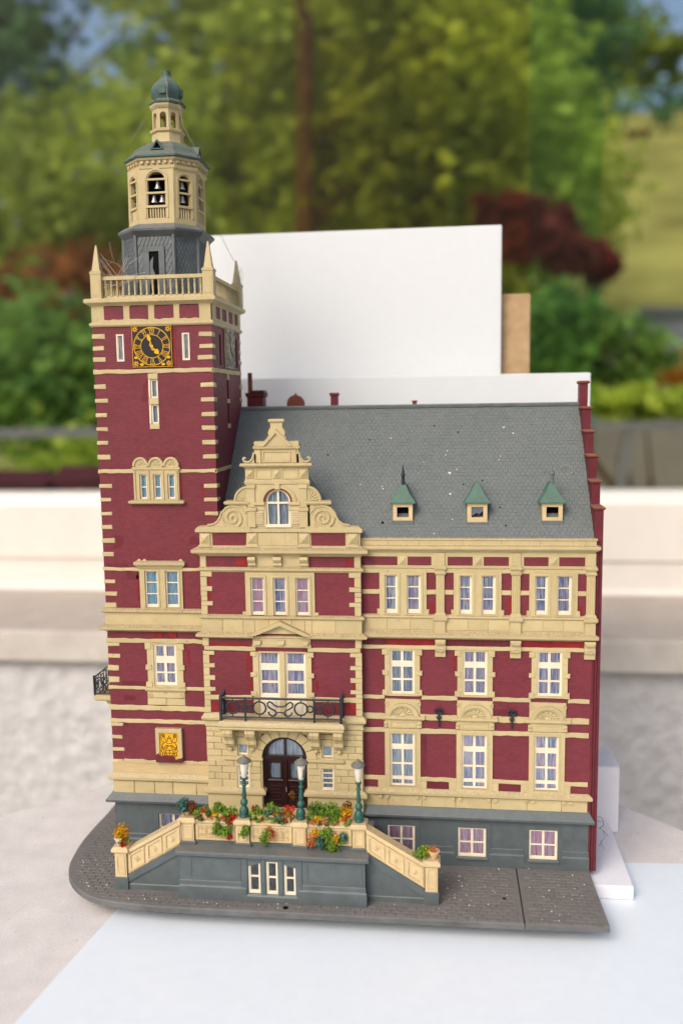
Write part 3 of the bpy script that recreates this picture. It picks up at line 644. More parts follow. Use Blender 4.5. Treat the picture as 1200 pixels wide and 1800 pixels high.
# coat of arms plaque
pl = M().ringprism([(3.0, 6.32), (4.73, 6.34), (4.73, 8.56), (3.0, 8.55)], [(3.24, 6.55), (4.5, 6.55), (4.5, 8.28), (3.24, 8.28)], -.26, .04).build('arms_plaque', 'cream', hall, label='framed yellow plaque with a black line drawing of a coat of arms')
M().box(3.2, 4.54, -.16, .02, 6.5, 8.3).build('plaque_panel', 'gold', pl)
M().prism([(2.98, 6.28), (4.75, 6.3), (4.74, 6.62), (4.3, 6.5), (4.1, 6.72), (3.5, 6.74), (3.3, 6.64), (3.16, 6.9), (2.99, 6.8)], -.29, -.155).build('paint_smear', 'brickdark', pl)
def strip(mm, pts, wd, mp, d0=.0, d1=.01):
    for (a, b), (c, d) in zip(pts, pts[1:]):
        L = math.hypot(c - a, d - b) or 1e-6; nx, nz = -(d - b) / L * wd / 2, (c - a) / L * wd / 2; ex, ez = (c - a) / L * wd * .3, (d - b) / L * wd * .3
        mm.prism([(a + nx - ex, b + nz - ez), (a - nx - ex, b - nz - ez), (c - nx + ex, d - nz + ez), (c + nx + ex, d + nz + ez)], d0, d1, mp)
mm = M(); fr = lambda u, w_, d: (u, -d, w_)
def sq(pts, wd=.028): strip(mm, pts, wd, fr, .155, .172)
for s in (-1, 1):                                   # two supporters and the shield with its crown
    f = lambda x, z: (3.87 + s * x, z)
    sq([f(.42 + .14 * math.cos(R(a)), 8.0 + .16 * math.sin(R(a))) for a in range(-60, 261, 30)]); sq([f(.40 + .06 * math.cos(R(a)), 8.02 + .07 * math.sin(R(a))) for a in range(0, 361, 45)], .04)
    sq([f(.5, 7.86), f(.5, 7.7), f(.36, 7.6), f(.22, 7.62), f(.2, 7.74), f(.3, 7.84)]); sq([f(.36, 7.6), f(.46, 7.45), f(.5, 7.3), f(.36, 7.22), f(.26, 7.34), f(.14, 7.42)], .045)
    sq([f(.5, 7.3), f(.42, 7.12), f(.2, 7.18), f(.12, 7.3)], .04); sq([f(.5, 7.2), f(.54, 7.0), f(.42, 6.9), f(.34, 7.0), f(.4, 7.1)]); sq([f(.42, 6.9), f(.5, 6.76), f(.4, 6.68), f(.28, 6.74), f(.34, 6.86), f(.24, 6.92)], .045)
    sq([f(0, 7.52), f(.16, 7.55), f(.2, 7.66), f(.1, 7.72), f(.12, 7.86), f(.04, 7.94), f(0, 8.06)]); sq([f(0, 7.08), f(.24, 7.08), f(.26, 6.92), f(.16, 6.74), f(0, 6.68)], .035); sq([f(0, 7.36), f(.1, 7.38), f(.16, 7.3)], .045)
sq([(3.62, 6.88), (4.12, 6.88)], .03); sq([(3.87, 7.08), (3.87, 6.7)], .03); sq([(3.78, 7.86), (3.96, 7.86)], .04)
mm.build('arms_drawing', 'black', pl)

# ---------------------------------------------------------------- grey plinth of the tower
mm = M(); holes(mm, 0, 7.5, 0, 3.6, TW[:1], -.02, .4)
mm.add([(-.02, 0, 0), (-.02, 7.5, 0), (-.02, 7.5, 3.6), (-.02, 0, 3.6)], [(0, 1, 2, 3)]); plinth = mm.build('tower_plinth', 'gray', hall, at=(0, 0, 0))
M().rects([(.10, -.02), (.10, .84), (.05, .95), (.05, 1.2), (.0, 1.28)], 0, 2.75, 0, 7.5).build('water_table', 'gray', plinth)
M().rects([(.10, -.02), (.10, .6), (.03, .66)], 2.7, 6.4, 0, .5, False).build('water_table', 'gray', plinth)
M().rects([(.02, 3.44), (.4, 3.5), (.46, 3.54), (.48, 3.68), (.40, 3.76), (.1, 4.08), (.05, 4.08)], 0, 7.2, 0, 7.5).build('plinth_ledge', 'gray', plinth)
mm = M(); plateholes(mm, 2.62, 5.2, .5, 2.95, TW[:1], -.07, .0); mm.build('window_surround', 'gray', plinth)
window(hall, 2.9, 4.9, .65, 2.69, 0, [(3.05, 3.8), (3.95, 4.75)], [(.8, 1.6), (1.72, 2.6)], BLU, .1)
# small side balcony
sb = M().rects([(0, 9.9), (.1, 10.0), (.12, 10.25), (.04, 10.32)], -1.35, .0, .9, 3.6).build('side_balcony', 'cream', hall)
M().prism([(-.05, 9.92), (-.9, 9.92), (-.6, 9.5), (-.05, 9.1)], 1.2, 1.6).build('bracket', 'cream', sb); M().prism([(-.05, 9.92), (-.9, 9.92), (-.6, 9.5), (-.05, 9.1)], 2.9, 3.3).build('bracket', 'cream', sb)
def railpanel(mm, A, B, z0, z1):
    """scrollwork panel of cast iron between two ground points"""
    A = Vector(A); B = Vector(B); n = max(1, round((B - A).length / .8))
    P = lambda t, z: (A.x + (B.x - A.x) * t, A.y + (B.y - A.y) * t, z)
    mm.tube([P(0, z1), P(1, z1)], .05, 6); mm.tube([P(0, z0), P(1, z0)], .04, 6)
    for i in range(n):
        c = (i + .5) / n; r_ = .3; h = (z0 + z1) / 2; L = (B - A).length
        mm.tube([P(c + r_ * math.cos(R(a)) / L, h + .36 * math.sin(R(a))) for a in range(0, 360, 24)], .04, 5, True)
        mm.tube([P(c - .36 / L, z0), P(c - .1 / L, h), P(c - .36 / L, z1)], .035, 5); mm.tube([P(c + .36 / L, z0), P(c + .1 / L, h), P(c + .36 / L, z1)], .035, 5)
        mm.tube([P(c, z0), P(c, z0 + .2)], .03, 5)
mm = M()
for A, B in (((-1.4, .85), (0, .85)), ((-1.4, .85), (-1.4, 3.6)), ((-1.4, 3.6), (0, 3.6))): railpanel(mm, A, B, 10.42, 11.5)
for x, y in ((-1.4, .85), (-1.4, 3.6)): mm.tube([(x, y, 10.3), (x, y, 11.62)], .07, 6)
mm.build('iron_railing', 'iron', sb)

# ================================================================ ENTRANCE BAY (front plane y = -0.5)
BY = -.5; B0, B1 = 6.45, 16.45
BW = [(9.98, 11.3, 10.93, 13.87), (11.65, 12.95, 10.93, 13.87), (9.6, 10.45, 16.2, 18.6), (11.02, 11.83, 16.2, 18.6), (12.42, 13.26, 16.2, 18.6)]
mm = M(); holes(mm, B0, B1, 8.9, 20.2, BW, BY, .35)
for x in (B0, B1): mm.add([(x, BY, 8.9), (x, .6, 8.9), (x, .6, 20.2), (x, BY, 20.2)], [(0, 1, 2, 3)])
bay = mm.build('bay_wall', 'brick', hall, at=(0, 0, 0))
# ground floor: smooth wall behind separate ashlar blocks
GW = [(8.45, 9.12, 7.05, 7.8), (13.86, 14.56, 7.05, 7.84), (8.4, 9.2, 4.9, 6.37), (13.79, 14.6, 4.93, 6.38), (10.02, 12.9, 3.5, 8.35)]
mm = M(); holes(mm, B0, B1, 3.0, 9.0, GW, BY + .02, .5)
for x in (B0, B1): mm.add([(x, BY, 3), (x, .6, 3), (x, .6, 9), (x, BY, 9)], [(0, 1, 2, 3)])
gf = mm.build('ground_floor_wall', 'cream', hall, at=(0, 0, 0))
rows = [(4.86, 5.42), (5.42, 5.86), (5.86, 6.3), (6.3, 6.68), (6.98, 7.4), (7.4, 7.84), (7.84, 8.26), (8.26, 8.6), (8.6, 8.88)]
DC, DR = 11.46, 1.45
def split(a, b, off):
    n = max(1, round((b - a) / 1.05)); st = (b - a) / n; e = [a + st * i for i in range(n + 1)]
    if off and n > 1: e = [a] + [x - st / 2 for x in e[1:]] + [b]
    return [(x, y) for x, y in zip(e, e[1:]) if y - x > .15]
for i, (a, b) in enumerate(rows):
    h = (a + b) / 2; segs = [(B0, 8.38), (9.22, 9.95), (12.97, 13.77), (14.62, B1)]
    if h > 7: segs = [(B0, 8.42), (9.15, DC - 2.05), (DC + 2.05, 13.83), (14.6, B1)]
    if 6.3 < h < 6.7 or h > 7.84: segs = [(B0, DC - (1.52 if h < 7 else 2.05)), (DC + (1.52 if h < 7 else 2.05), B1)]
    for s0, s1 in segs:
        if s1 - s0 < .2: continue
        for x0, x1 in split(s0, s1, i % 2): piece('stone_block', x0 + .012, x1 - .012, a + .012, b - .012, BY + .02, .07, 'cream', gf, .025, .004)
# string at the springing
for x0, x1 in ((7.7, 9.96), (12.96, 15.16)): M().rects([(0, 6.66), (.08, 6.72), (.12, 6.8), (.12, 6.9), (0, 6.98)], x0, x1, BY - .02, BY + .2, False).build('string_course', 'cream', gf)
# arch blocks round the door
for i in range(9):
    a0, a1 = 180 - i * 20 - .8, 180 - (i + 1) * 20 + .8
    o = [(DC + (DR + .62) * math.cos(R(a)), 6.93 + (DR + .52) * math.sin(R(a))) for a in (a0, (a0 + a1) / 2, a1)]; n_ = [(DC + DR * math.cos(R(a)), 6.93 + (DR - .03) * math.sin(R(a))) for a in (a1, (a0 + a1) / 2, a0)]
    M().prism(o + n_, BY - .09, BY + .3).build('voussoir', 'cream', gf)
for sx in (-1, 1): M().prism([(DC + sx * DR, 6.93), (DC + sx * DR, 8.5), (DC, 8.5)] + [(DC + sx * DR * math.cos(R(a)), 6.93 + (DR - .03) * math.sin(R(a))) for a in range(90, -1, -10)], BY + .02, BY + .3).build('arch_spandrel', 'cream', gf)
for x0, x1 in ((B0 - .02, 10.0), (12.93, B1 + .02)):
    mm = M().rects([(.0, 4.38), (.1, 4.46), (.22, 4.52), (.24, 4.62), (.24, 4.74), (.05, 4.9)], x0, x1, BY, .3, False); mm.build('base_ledge', 'cream', gf)
for x0, x1 in ((B0, 10.0), (12.93, B1)): piece('stone_block', x0, x1, 3.05, 4.42, BY + .02, .1, 'cream', gf)
M().rects([(.0, 8.88), (.05, 8.94), (.06, 9.02), (.03, 9.06), (.03, 9.24), (.1, 9.32), (.22, 9.42), (.24, 9.56), (.08, 9.78), (.0, 9.84)], B0, B1, BY, .3, False).build('floor_ledge', 'cream', gf)
for x0, x1, z0, z1 in GW[:2]:
    window(hall, x0, x1, z0, z1, BY, [(x0 + .1, x1 - .08)], [(z0 + .1, z1 - .06)], TEA, .16); mm = M(); plateholes(mm, x0 - .08, x1 + .08, z0 - .14, z1 + .06, [(x0, x1, z0, z1)], BY - .07, BY + .05); mm.build('window_surround', 'cream', gf)
for x0, x1, z0, z1 in GW[2:4]:
    window(hall, x0, x1, z0, z1, BY, [(x0 + .14, x1 - .1)], [(z0 + .14 + .33 * i, z0 + .14 + .33 * i + .26) for i in range(4)], TEA, .05); mm = M(); plateholes(mm, x0 - .1, x1 + .1, z0 - .06, z1 + .08, [(x0, x1, z0, z1)], BY - .07, BY + .05); mm.build('window_surround', 'cream', gf)
# the door
YD = BY + .38
mm = M().ringprism([(DC + DR * math.cos(R(a)), 6.93 + (DR - .03) * math.sin(R(a))) for a in range(0, 181, 10)] + [(DC - DR, 3.2), (DC + DR, 3.2)], [(DC + (DR - .28) * math.cos(R(a)), 6.93 + (DR - .3) * math.sin(R(a))) for a in range(0, 181, 10)] + [(DC - DR + .16, 3.3), (DC + DR - .16, 3.3)], YD - .1, YD + .1)
mm.box(DC - DR, DC + DR, YD - .14, YD + .1, 6.72, 6.98).box(DC - .07, DC + .07, YD - .08, YD + .1, 6.9, 8.2).box(DC - .09, DC + .09, YD - .13, YD + .05, 3.4, 6.75)
door = mm.build('entrance_door', 'brown', hall)
for sx in (-1, 1):
    pc = DC + sx * .66; mm = M(); plateholes(mm, DC + min(sx * .05, sx * 1.35), DC + max(sx * .05, sx * 1.35), 3.35, 6.74, [(pc - .34, pc + .34, 5.46, 6.46)], YD - .03, YD + .06)
    leaf = mm.build('door_leaf', 'brown', door)
    plateholes(mm := M(), pc - .46, pc + .46, 5.3, 6.6, [(pc - .34, pc + .34, 5.44, 6.48)], YD - .09, YD - .02); mm.rects([(0, 5.2), (.06, 5.26), (.06, 5.34), (0, 5.4)], pc - .44, pc + .44, YD - .08, YD, False).build('leaf_moulding', 'brown', door)
    for z in (4.62, 4.15): plateholes(mm := M(), pc - .36, pc + .36, z, z + .3, [(pc - .26, pc + .26, z + .08, z + .22)], YD - .07, YD - .02); mm.build('door_panel', 'brown', door)
    plateholes(mm := M(), pc - .42, pc + .42, 3.5, 4.0, [(pc - .3, pc + .3, 3.62, 3.9)], YD - .07, YD - .02); mm.build('door_panel', 'brown', door)
    M().box(pc - .34, pc + .34, YD + .0, YD + .02, 5.46, 6.46).build('pane', 'pane', door)
    L = [[(pc - .36 + .06 * i, YD + .08 + .025 * math.sin(i * 1.7), 5.4), (pc - .36 + .06 * i, YD + .08 + .025 * math.sin(i * 1.7), 6.5)] for i in range(13)]
    M().loops(L, False).build('curtain', TEA, door)
L = [[(DC - 1.3 + .07 * i, YD + .14 + .03 * math.sin(i * 1.5), 6.9), (DC - 1.3 + .07 * i, YD + .14 + .03 * math.sin(i * 1.5), 8.3)] for i in range(38)]
M().loops(L, False).build('fanlight_curtain', TEA, door)
for sx in (-1, 1): M().prism([(DC + sx * .08, 6.98)] + [(DC + sx * (DR - .2) * math.cos(R(a)), 6.93 + (DR - .24) * math.sin(R(a))) for a in range(4, 86, 10)] + [(DC + sx * .08, 8.1)], YD + .0, YD + .02).build('fanlight_pane', 'pane', door)
M().box(DC - 1.5, DC + 1.5, YD + .3, YD + .35, 3.1, 8.4).build('interior_shade_sheet', 'dark', door)  # near-black sheet painting the unlit hall behind the door
for sx in (-1, 1): M().tube([(DC + sx * .02 + .03, YD - .14, 4.6), (DC + sx * .02 + .03, YD - .18, 4.9)], .025).build('door_handle', 'silver', door)
# balcony over the door
SLB = M().rects([(-.12, 9.02), (.0, 9.06), (.06, 9.12), (.06, 9.24), (.12, 9.32), (.12, 9.44), (.0, 9.6), (-.1, 9.66)], 7.55, 15.3, -1.45, BY, False).build('balcony', 'cream', hall)
for x0, x1 in ((7.72, 8.34), (9.12, 9.76), (13.2, 13.8), (14.7, 15.26)):
    poly = [(BY, 9.03), (-1.36, 9.03), (-1.4, 8.8), (-1.3, 8.55), (-1.12, 8.42), (-1.0, 8.2), (-.98, 7.95), (-.86, 7.86), (-.76, 7.9), (-.7, 7.7), (-.6, 7.6), (BY, 7.6)]
    M().prism([(a, b) for a, b in poly], x0, x1, lambda u, w_, d: (d, u, w_)).build('bracket', 'cream', SLB)
    for xx in (x0 + .12, x1 - .12): M().prism([(a - .03, b) for a, b in poly[1:8]] + [(-.9, 8.9)], xx - .05, xx + .05, lambda u, w_, d: (d, u, w_)).build('bracket_rib', 'cream', SLB)
    M().lathe([(.0, 7.42), (.15, 7.42), (.17, 7.52), (.1, 7.6), (.0, 7.64)], (x0 + x1) / 2, BY - .1, 10).build('bracket_drop', 'cream', SLB)
RX0, RX1, RY, RZ0, RZ1 = 7.66, 15.2, -1.33, 9.88, 11.1
mm = M()
mm.tube([(RX0, RY, RZ1), (RX1, RY, RZ1)], .075, 6); mm.tube([(RX0, RY, RZ0), (RX1, RY, RZ0)], .06, 6)
for x in (RX0, RX1): mm.tube([(x, RY, RZ1), (x, BY, RZ1)], .07, 6); mm.tube([(x, RY, RZ0), (x, BY, RZ0)], .055, 6)
irn = mm.build('iron_railing', 'iron', SLB)
for x, y in ((RX0, RY), (RX1, RY), (RX0, BY - .04), (RX1, BY - .04)): M().box(x - .08, x + .08, y - .08, y + .08, 9.6, RZ1 + .12).loops([[(x - .08, y - .08, RZ1 + .12), (x + .08, y - .08, RZ1 + .12), (x + .08, y + .08, RZ1 + .12), (x - .08, y + .08, RZ1 + .12)], [(x - .03, y - .03, RZ1 + .3), (x + .03, y - .03, RZ1 + .3), (x + .03, y + .03, RZ1 + .3), (x - .03, y + .03, RZ1 + .3)]]).build('railing_post', 'iron', irn)
for x in (9.22, 13.55): M().box(x - .06, x + .06, RY - .06, RY + .06, 9.55, RZ1 + .06).build('railing_post', 'iron', irn)
zc = (RZ0 + RZ1) / 2
def ring(cx, r_, y=RY): M().tube([(cx + r_ * math.cos(R(a)), y, zc + r_ * math.sin(R(a))) for a in range(0, 360, 15)], .055, 6, True).build('iron_ring', 'iron', irn)
for cx, r_ in ((8.42, .40), (10.12, .40), (12.72, .40), (14.4, .40)): ring(cx, r_)
for cx in (9.22, 13.55):
    for s in (-1, 1): ring(cx + s * .26, .2)
for cx, r_ in ((8.42, .40), (10.12, .40), (12.72, .40), (14.4, .40)): M().tube([(cx, RY, RZ0), (cx, RY, zc - r_)], .04, 5).tube([(cx, RY, RZ1), (cx, RY, zc + r_)], .04, 5).build('iron_stub', 'iron', irn)
mc = 11.42; mm = M()
for s in (-1, 1):
    Q = [(-.02, .12), (.2, .12), (.36, .2), (.5, .34), (.66, .42), (.8, .3), (.76, .1), (.56, -.04), (.34, -.14), (.24, -.3), (.32, -.46), (.52, -.5), (.68, -.4), (.74, -.24)]
    mm.tube([(mc + s * a, RY, zc + b) for a, b in Q], .055, 6); mm.tube([(mc + s * (.4 * math.sin(t) if t < 1.5 else .4), RY, zc - .55 + .3 * math.cos(t)) for t in (0, .3, .6, .9, 1.2, 1.5)], .05, 6)
mm.build('iron_scroll', 'iron', irn)
for s in (-1, 1): M().tube([(RX0 - .02 if s < 0 else RX1 + .02, RY + .42 + .28 * math.cos(R(a)), zc + .38 * math.sin(R(a))) for a in range(0, 360, 20)], .05, 5, True).build('iron_ring', 'iron', irn)
# bay quoins (two columns of alternating blocks)
def quoincol(x0, x1, sgn, za, zb, teeth):
    z = za; cuts = sorted(teeth)
    edges = [za]
    for a, b in cuts: edges += [a, b]
    edges += [zb]
    for i, (a, b) in enumerate(zip(edges, edges[1:])):
        if b - a < .06: continue
        t_ = i % 2 == 1; ext = .33 if t_ else 0; n = max(1, round((b - a) / .42))
        for k in range(n):
            c, d = a + (b - a) * k / n, a + (b - a) * (k + 1) / n
            piece('quoin_stone', x0 - (ext if sgn < 0 else 0), x1 + (ext if sgn > 0 else 0), c + .008, d - .008, BY, .075, 'cream', bay, .02, .01)
for x0, x1, s in ((6.43, 6.83, 1), (16.06, 16.46, -1)):
    quoincol(x0, x1, s, 16.2, 18.95, [(16.77, 17.05), (17.69, 18.0), (18.6, 18.94)])
    quoincol(x0, x1, s, 9.84, 13.88, [(10.68, 11.0), (11.24, 11.5), (11.96, 12.28), (12.78, 13.05), (13.6, 13.87)])
    piece('corner_block', x0, x1, 14.18, 14.72, BY, .075, 'cream', bay); piece('corner_block', x0, x1, 19.2, 19.96, BY, .075, 'cream', bay)
for x0, x1 in ((6.83, 9.5), (13.4, 16.06)):
    band(mm := M(), x0, x1, 10.7, 11.0, BY, .07); mm.build('string_course', 'cream', bay); band(mm := M(), x0 - .3, x1 + .3, 13.9, 14.17, BY, .085, .02); mm.build('string_course', 'cream', bay)
# windows of the balcony door
keyed(bay, BY, 9.98, 12.95, 10.93, 13.8, [(13.57, 13.87), (12.25, 12.53), (11.0, 11.3)], .36, .1, .16)
piece('mullion', 11.29, 11.66, 9.66, 13.9, BY, .12, 'cream', bay)
for a, b in ((9.98, 11.3), (11.65, 12.95)):
    window(hall, a, b, 10.93, 13.87, BY, [(a + .16, b - .14)], [(11.16, 11.82), (11.98, 12.66), (13.1, 13.78)], VIO, .05)
    piece('door_panel', a, b, 9.66, 10.95, BY, .03, 'white', bay); piece('door_panel', a + .25, b - .25, 9.95, 10.75, BY - .03, .05, 'white', bay)
for x0, x1 in ((9.6, 9.99), (12.94, 13.4)): piece('jamb_block', x0, x1, 9.66, 10.95, BY, .08, 'cream', bay)
# pediment and frieze above it
M().rects([(0, 14.14), (.05, 14.2), (.06, 14.3), (.02, 14.34), (.02, 14.72), (.08, 14.78), (.08, 14.86), (0, 14.9)], 9.66, 13.26, BY - .08, BY + .05, False).build('pediment_frieze', 'cream', bay)
for x in (9.95, 11.44, 12.95): M().prism([(x - .24, 14.62), (x + .24, 14.62), (x + .17, 14.34), (x - .17, 14.34)], BY - .24, BY).build('console', 'cream', bay)
mm = M(); w0 = .26
M().prism([(9.75, 15.04), (13.1, 15.04), (11.42, 15.72)], BY - .14, BY + .05).build('pediment_field', 'cream', bay)
for s in (-1, 1):
    a = (11.42 + s * 1.98, 14.98); b = (11.42, 15.9)
    mm.prism([(a[0], a[1]), (a[0] - s * .45, a[1]), (b[0], b[1] - .27), (b[0], b[1])], BY - .46, BY + .02)
    mm.prism([(a[0] - s * .35, a[1] + .03), (a[0] - s * .65, a[1] + .03), (b[0], b[1] - .38), (b[0], b[1] - .2)], BY - .33, BY + .02)
mm.build('pediment', 'cream', bay)
for x0, x1 in ((B0, 9.75), (13.1, B1)):
    mm = M()
    prof = [(.0, 14.68), (.1, 14.74), (.28, 14.8), (.36, 14.84), (.38, 14.98), (.1, 15.1), (.02, 15.12)]
    mm.loops([[(x0 - (p if x0 == B0 else 0), BY - p, z), (x1 + (p if x1 == B1 else 0), BY - p, z), (x1 + (p if x1 == B1 else 0), .2, z), (x0 - (p if x0 == B0 else 0), .2, z)] for p, z in prof])
    mm.build('floor_cornice', 'cream', bay)
xs = [B0 - .04, 7.75, 9.05, 9.8, 10.7, 12.1, 12.95, 13.4, 14.85, B1 + .04]
for a, b in zip(xs, xs[1:]): piece('stone_panel', a + .008, b - .008, 15.06, 15.94, BY, .06, 'cream', bay, .012, .003)
M().rects([(.04, 15.9), (.14, 15.97), (.2, 16.02), (.21, 16.12), (.02, 16.22)], B0, B1, BY, .2, False).build('ledge', 'cream', bay)
# triple window
mm = M(); plateholes(mm, 9.27, 13.6, 16.2, 18.9, BW[2:], BY - .1, BY + .06); mm.build('window_surround', 'cream', bay)
for t in BW[2:]:
    mm = M(); plateholes(mm, t[0] - .16, t[1] + .14, 16.2, t[3] + .14, [t], BY - .15, BY - .08); mm.build('window_architrave', 'cream', bay)
for x in (9.05, 13.56): piece('foot_block', x, x + .26, 16.2, 16.4, BY, .1, 'cream', bay)
for t, cu in zip(BW[2:], (PNK, BLU, PNK)): window(hall, *t, BY, [(t[0] + .1, t[1] - .07)], [(16.4, 17.02), (17.09, 17.74), (17.81, 18.5)], cu, .05)
M().rects([(.02, 18.9), (.08, 18.97), (.17, 19.04), (.18, 19.14), (.02, 19.22)], B0, B1, BY, .2, False).build('ledge', 'cream', bay)
piece('frieze_panel', 9.5, 13.27, 19.18, 19.96, BY, .05, 'cream', bay)
for a, b in ((10.0, 11.08), (11.62, 12.72)): piece('frieze_field', a, b, 19.25, 19.82, BY - .05, .025, 'cream', bay)
for x0, x1 in ((9.5, 9.98), (11.1, 11.6), (12.74, 13.24)):
    M().prism([(BY, 19.9), (-.86, 19.9), (-.9, 19.75), (-.82, 19.62), (-.7, 19.5), (-.72, 19.38), (-.64, 19.3), (BY, 19.24)], x0, x1, lambda u, w_, d: (d, u, w_)).build('console', 'cream', bay)
M().rects([(.02, 19.9), (.1, 19.98), (.2, 20.06), (.4, 20.12), (.46, 20.18), (.47, 20.34), (.2, 20.46), (.04, 20.5)], B0, B1, BY, .6, False).build('main_cornice', 'cream', bay)

# patches of brighter red touch-up paint beside the cream trim
def patch(par, x0, x1, z0, z1, yw, mat='redmark'):
    n = 7; j = lambda a: random.uniform(-a, a); dx, dz = (x1 - x0), (z1 - z0)
    lo = [(x0 + dx * i / n, z0 + j(dz * .12)) for i in range(n + 1)]; hi = [(x0 + dx * i / n + j(dx * .03), z1 + j(dz * .12)) for i in range(n + 1)][::-1]
    M().prism(lo + hi, yw - .014, yw + .02).build('paint_patch', mat, par)
for a in ((6.83, 7.0, 17.1, 17.7), (6.83, 6.98, 18.02, 18.6), (16.0, 16.1, 18.0, 18.7), (6.84, 7.5, 10.0, 10.5), (15.4, 16.05, 10.0, 10.6), (9.3, 9.46, 11.4, 12.2), (9.2, 9.45, 12.6, 13.7), (15.75, 16.05, 13.6, 13.85), (6.85, 9.4, 14.22, 14.34), (8.7, 9.5, 19.3, 19.76), (15.5, 15.95, 19.3, 19.7), (6.85, 7.1, 13.4, 13.6), (15.85, 16.05, 11.3, 11.9), (13.5, 13.7, 11.4, 12.0)): patch(bay, *a, BY)
for a in ((3.2, 5.0, 26.1, 26.2), (5.2, 5.35, 23.6, 24.6), (2.1, 2.24, 17.0, 18.6), (1.5, 2.3, 18.3, 18.75), (.2, 1.6, 19.1, 19.32), (.8, 2.4, 11.3, 11.6), (.95, 1.7, 10.3, 10.65), (3.3, 3.42, 28.2, 30.6), (5.2, 5.4, 12.8, 13.8), (2.3, 2.5, 33.7, 33.9), (5.1, 5.25, 31.7, 33.8), (6.5, 6.64, 23.5, 24.3), (.75, 1.1, 8.5, 8.75), (6.2, 6.4, 8.3, 8.7)): patch(tower, *a, 0, 'redmark' if a[0] > 2 else 'brickdark')
# ---------------------------------------------------------------- dutch gable
GY = -.58
gab = M().box(B0 + .02, B1 - .02, GY + .02, .3, 20.4, 21.5).build('gable_attic', 'cream', hall, at=(0, 0, 0))
M().rects([(.1, 20.44), (.1, 20.5), (.02, 20.58)], B0, B1, GY, .3, False).build('attic_base', 'cream', gab)
for a, b in ((7.28, 9.4), (13.45, 15.56)): M().fbox(a, b, 20.52, 21.36, GY + .02, .03, .01, .03).build('brick_panel', 'brick', gab)
def boss(cx, cz, h, y, par, hv=None, d=.16):
    hv = hv or h
    piece('boss_block', cx - h, cx + h, cz - hv, cz + hv, y, .06, 'cream', par, .02, .002)
    k = .82; M().loops([[(cx - h * k, y - .06, cz - hv * k), (cx + h * k, y - .06, cz - hv * k), (cx + h * k, y - .06, cz + hv * k), (cx - h * k, y - .06, cz + hv * k)], [(cx - .02, y - .06 - d, cz - .02), (cx + .02, y - .06 - d, cz - .02), (cx + .02, y - .06 - d, cz + .02), (cx - .02, y - .06 - d, cz + .02)]]).build('pyramid_boss', 'cream', par)
for cx in (6.81, 9.77, 13.02, 15.98):
    boss(cx, 21.0, .33, GY, gab, .37); M().rects([(.12, 20.5), (.12, 20.56), (.0, 20.68)], cx - .3, cx + .3, GY - .04, GY + .1, False).build('boss_foot', 'cream', gab)
piece('attic_panel', 10.15, 12.66, 20.56, 21.4, GY, .05, 'cream', gab)
for x in (10.98, 11.82): M().box(x - .012, x + .012, GY - .066, GY - .04, 20.6, 21.36).build('panel_groove', 'cream', gab)
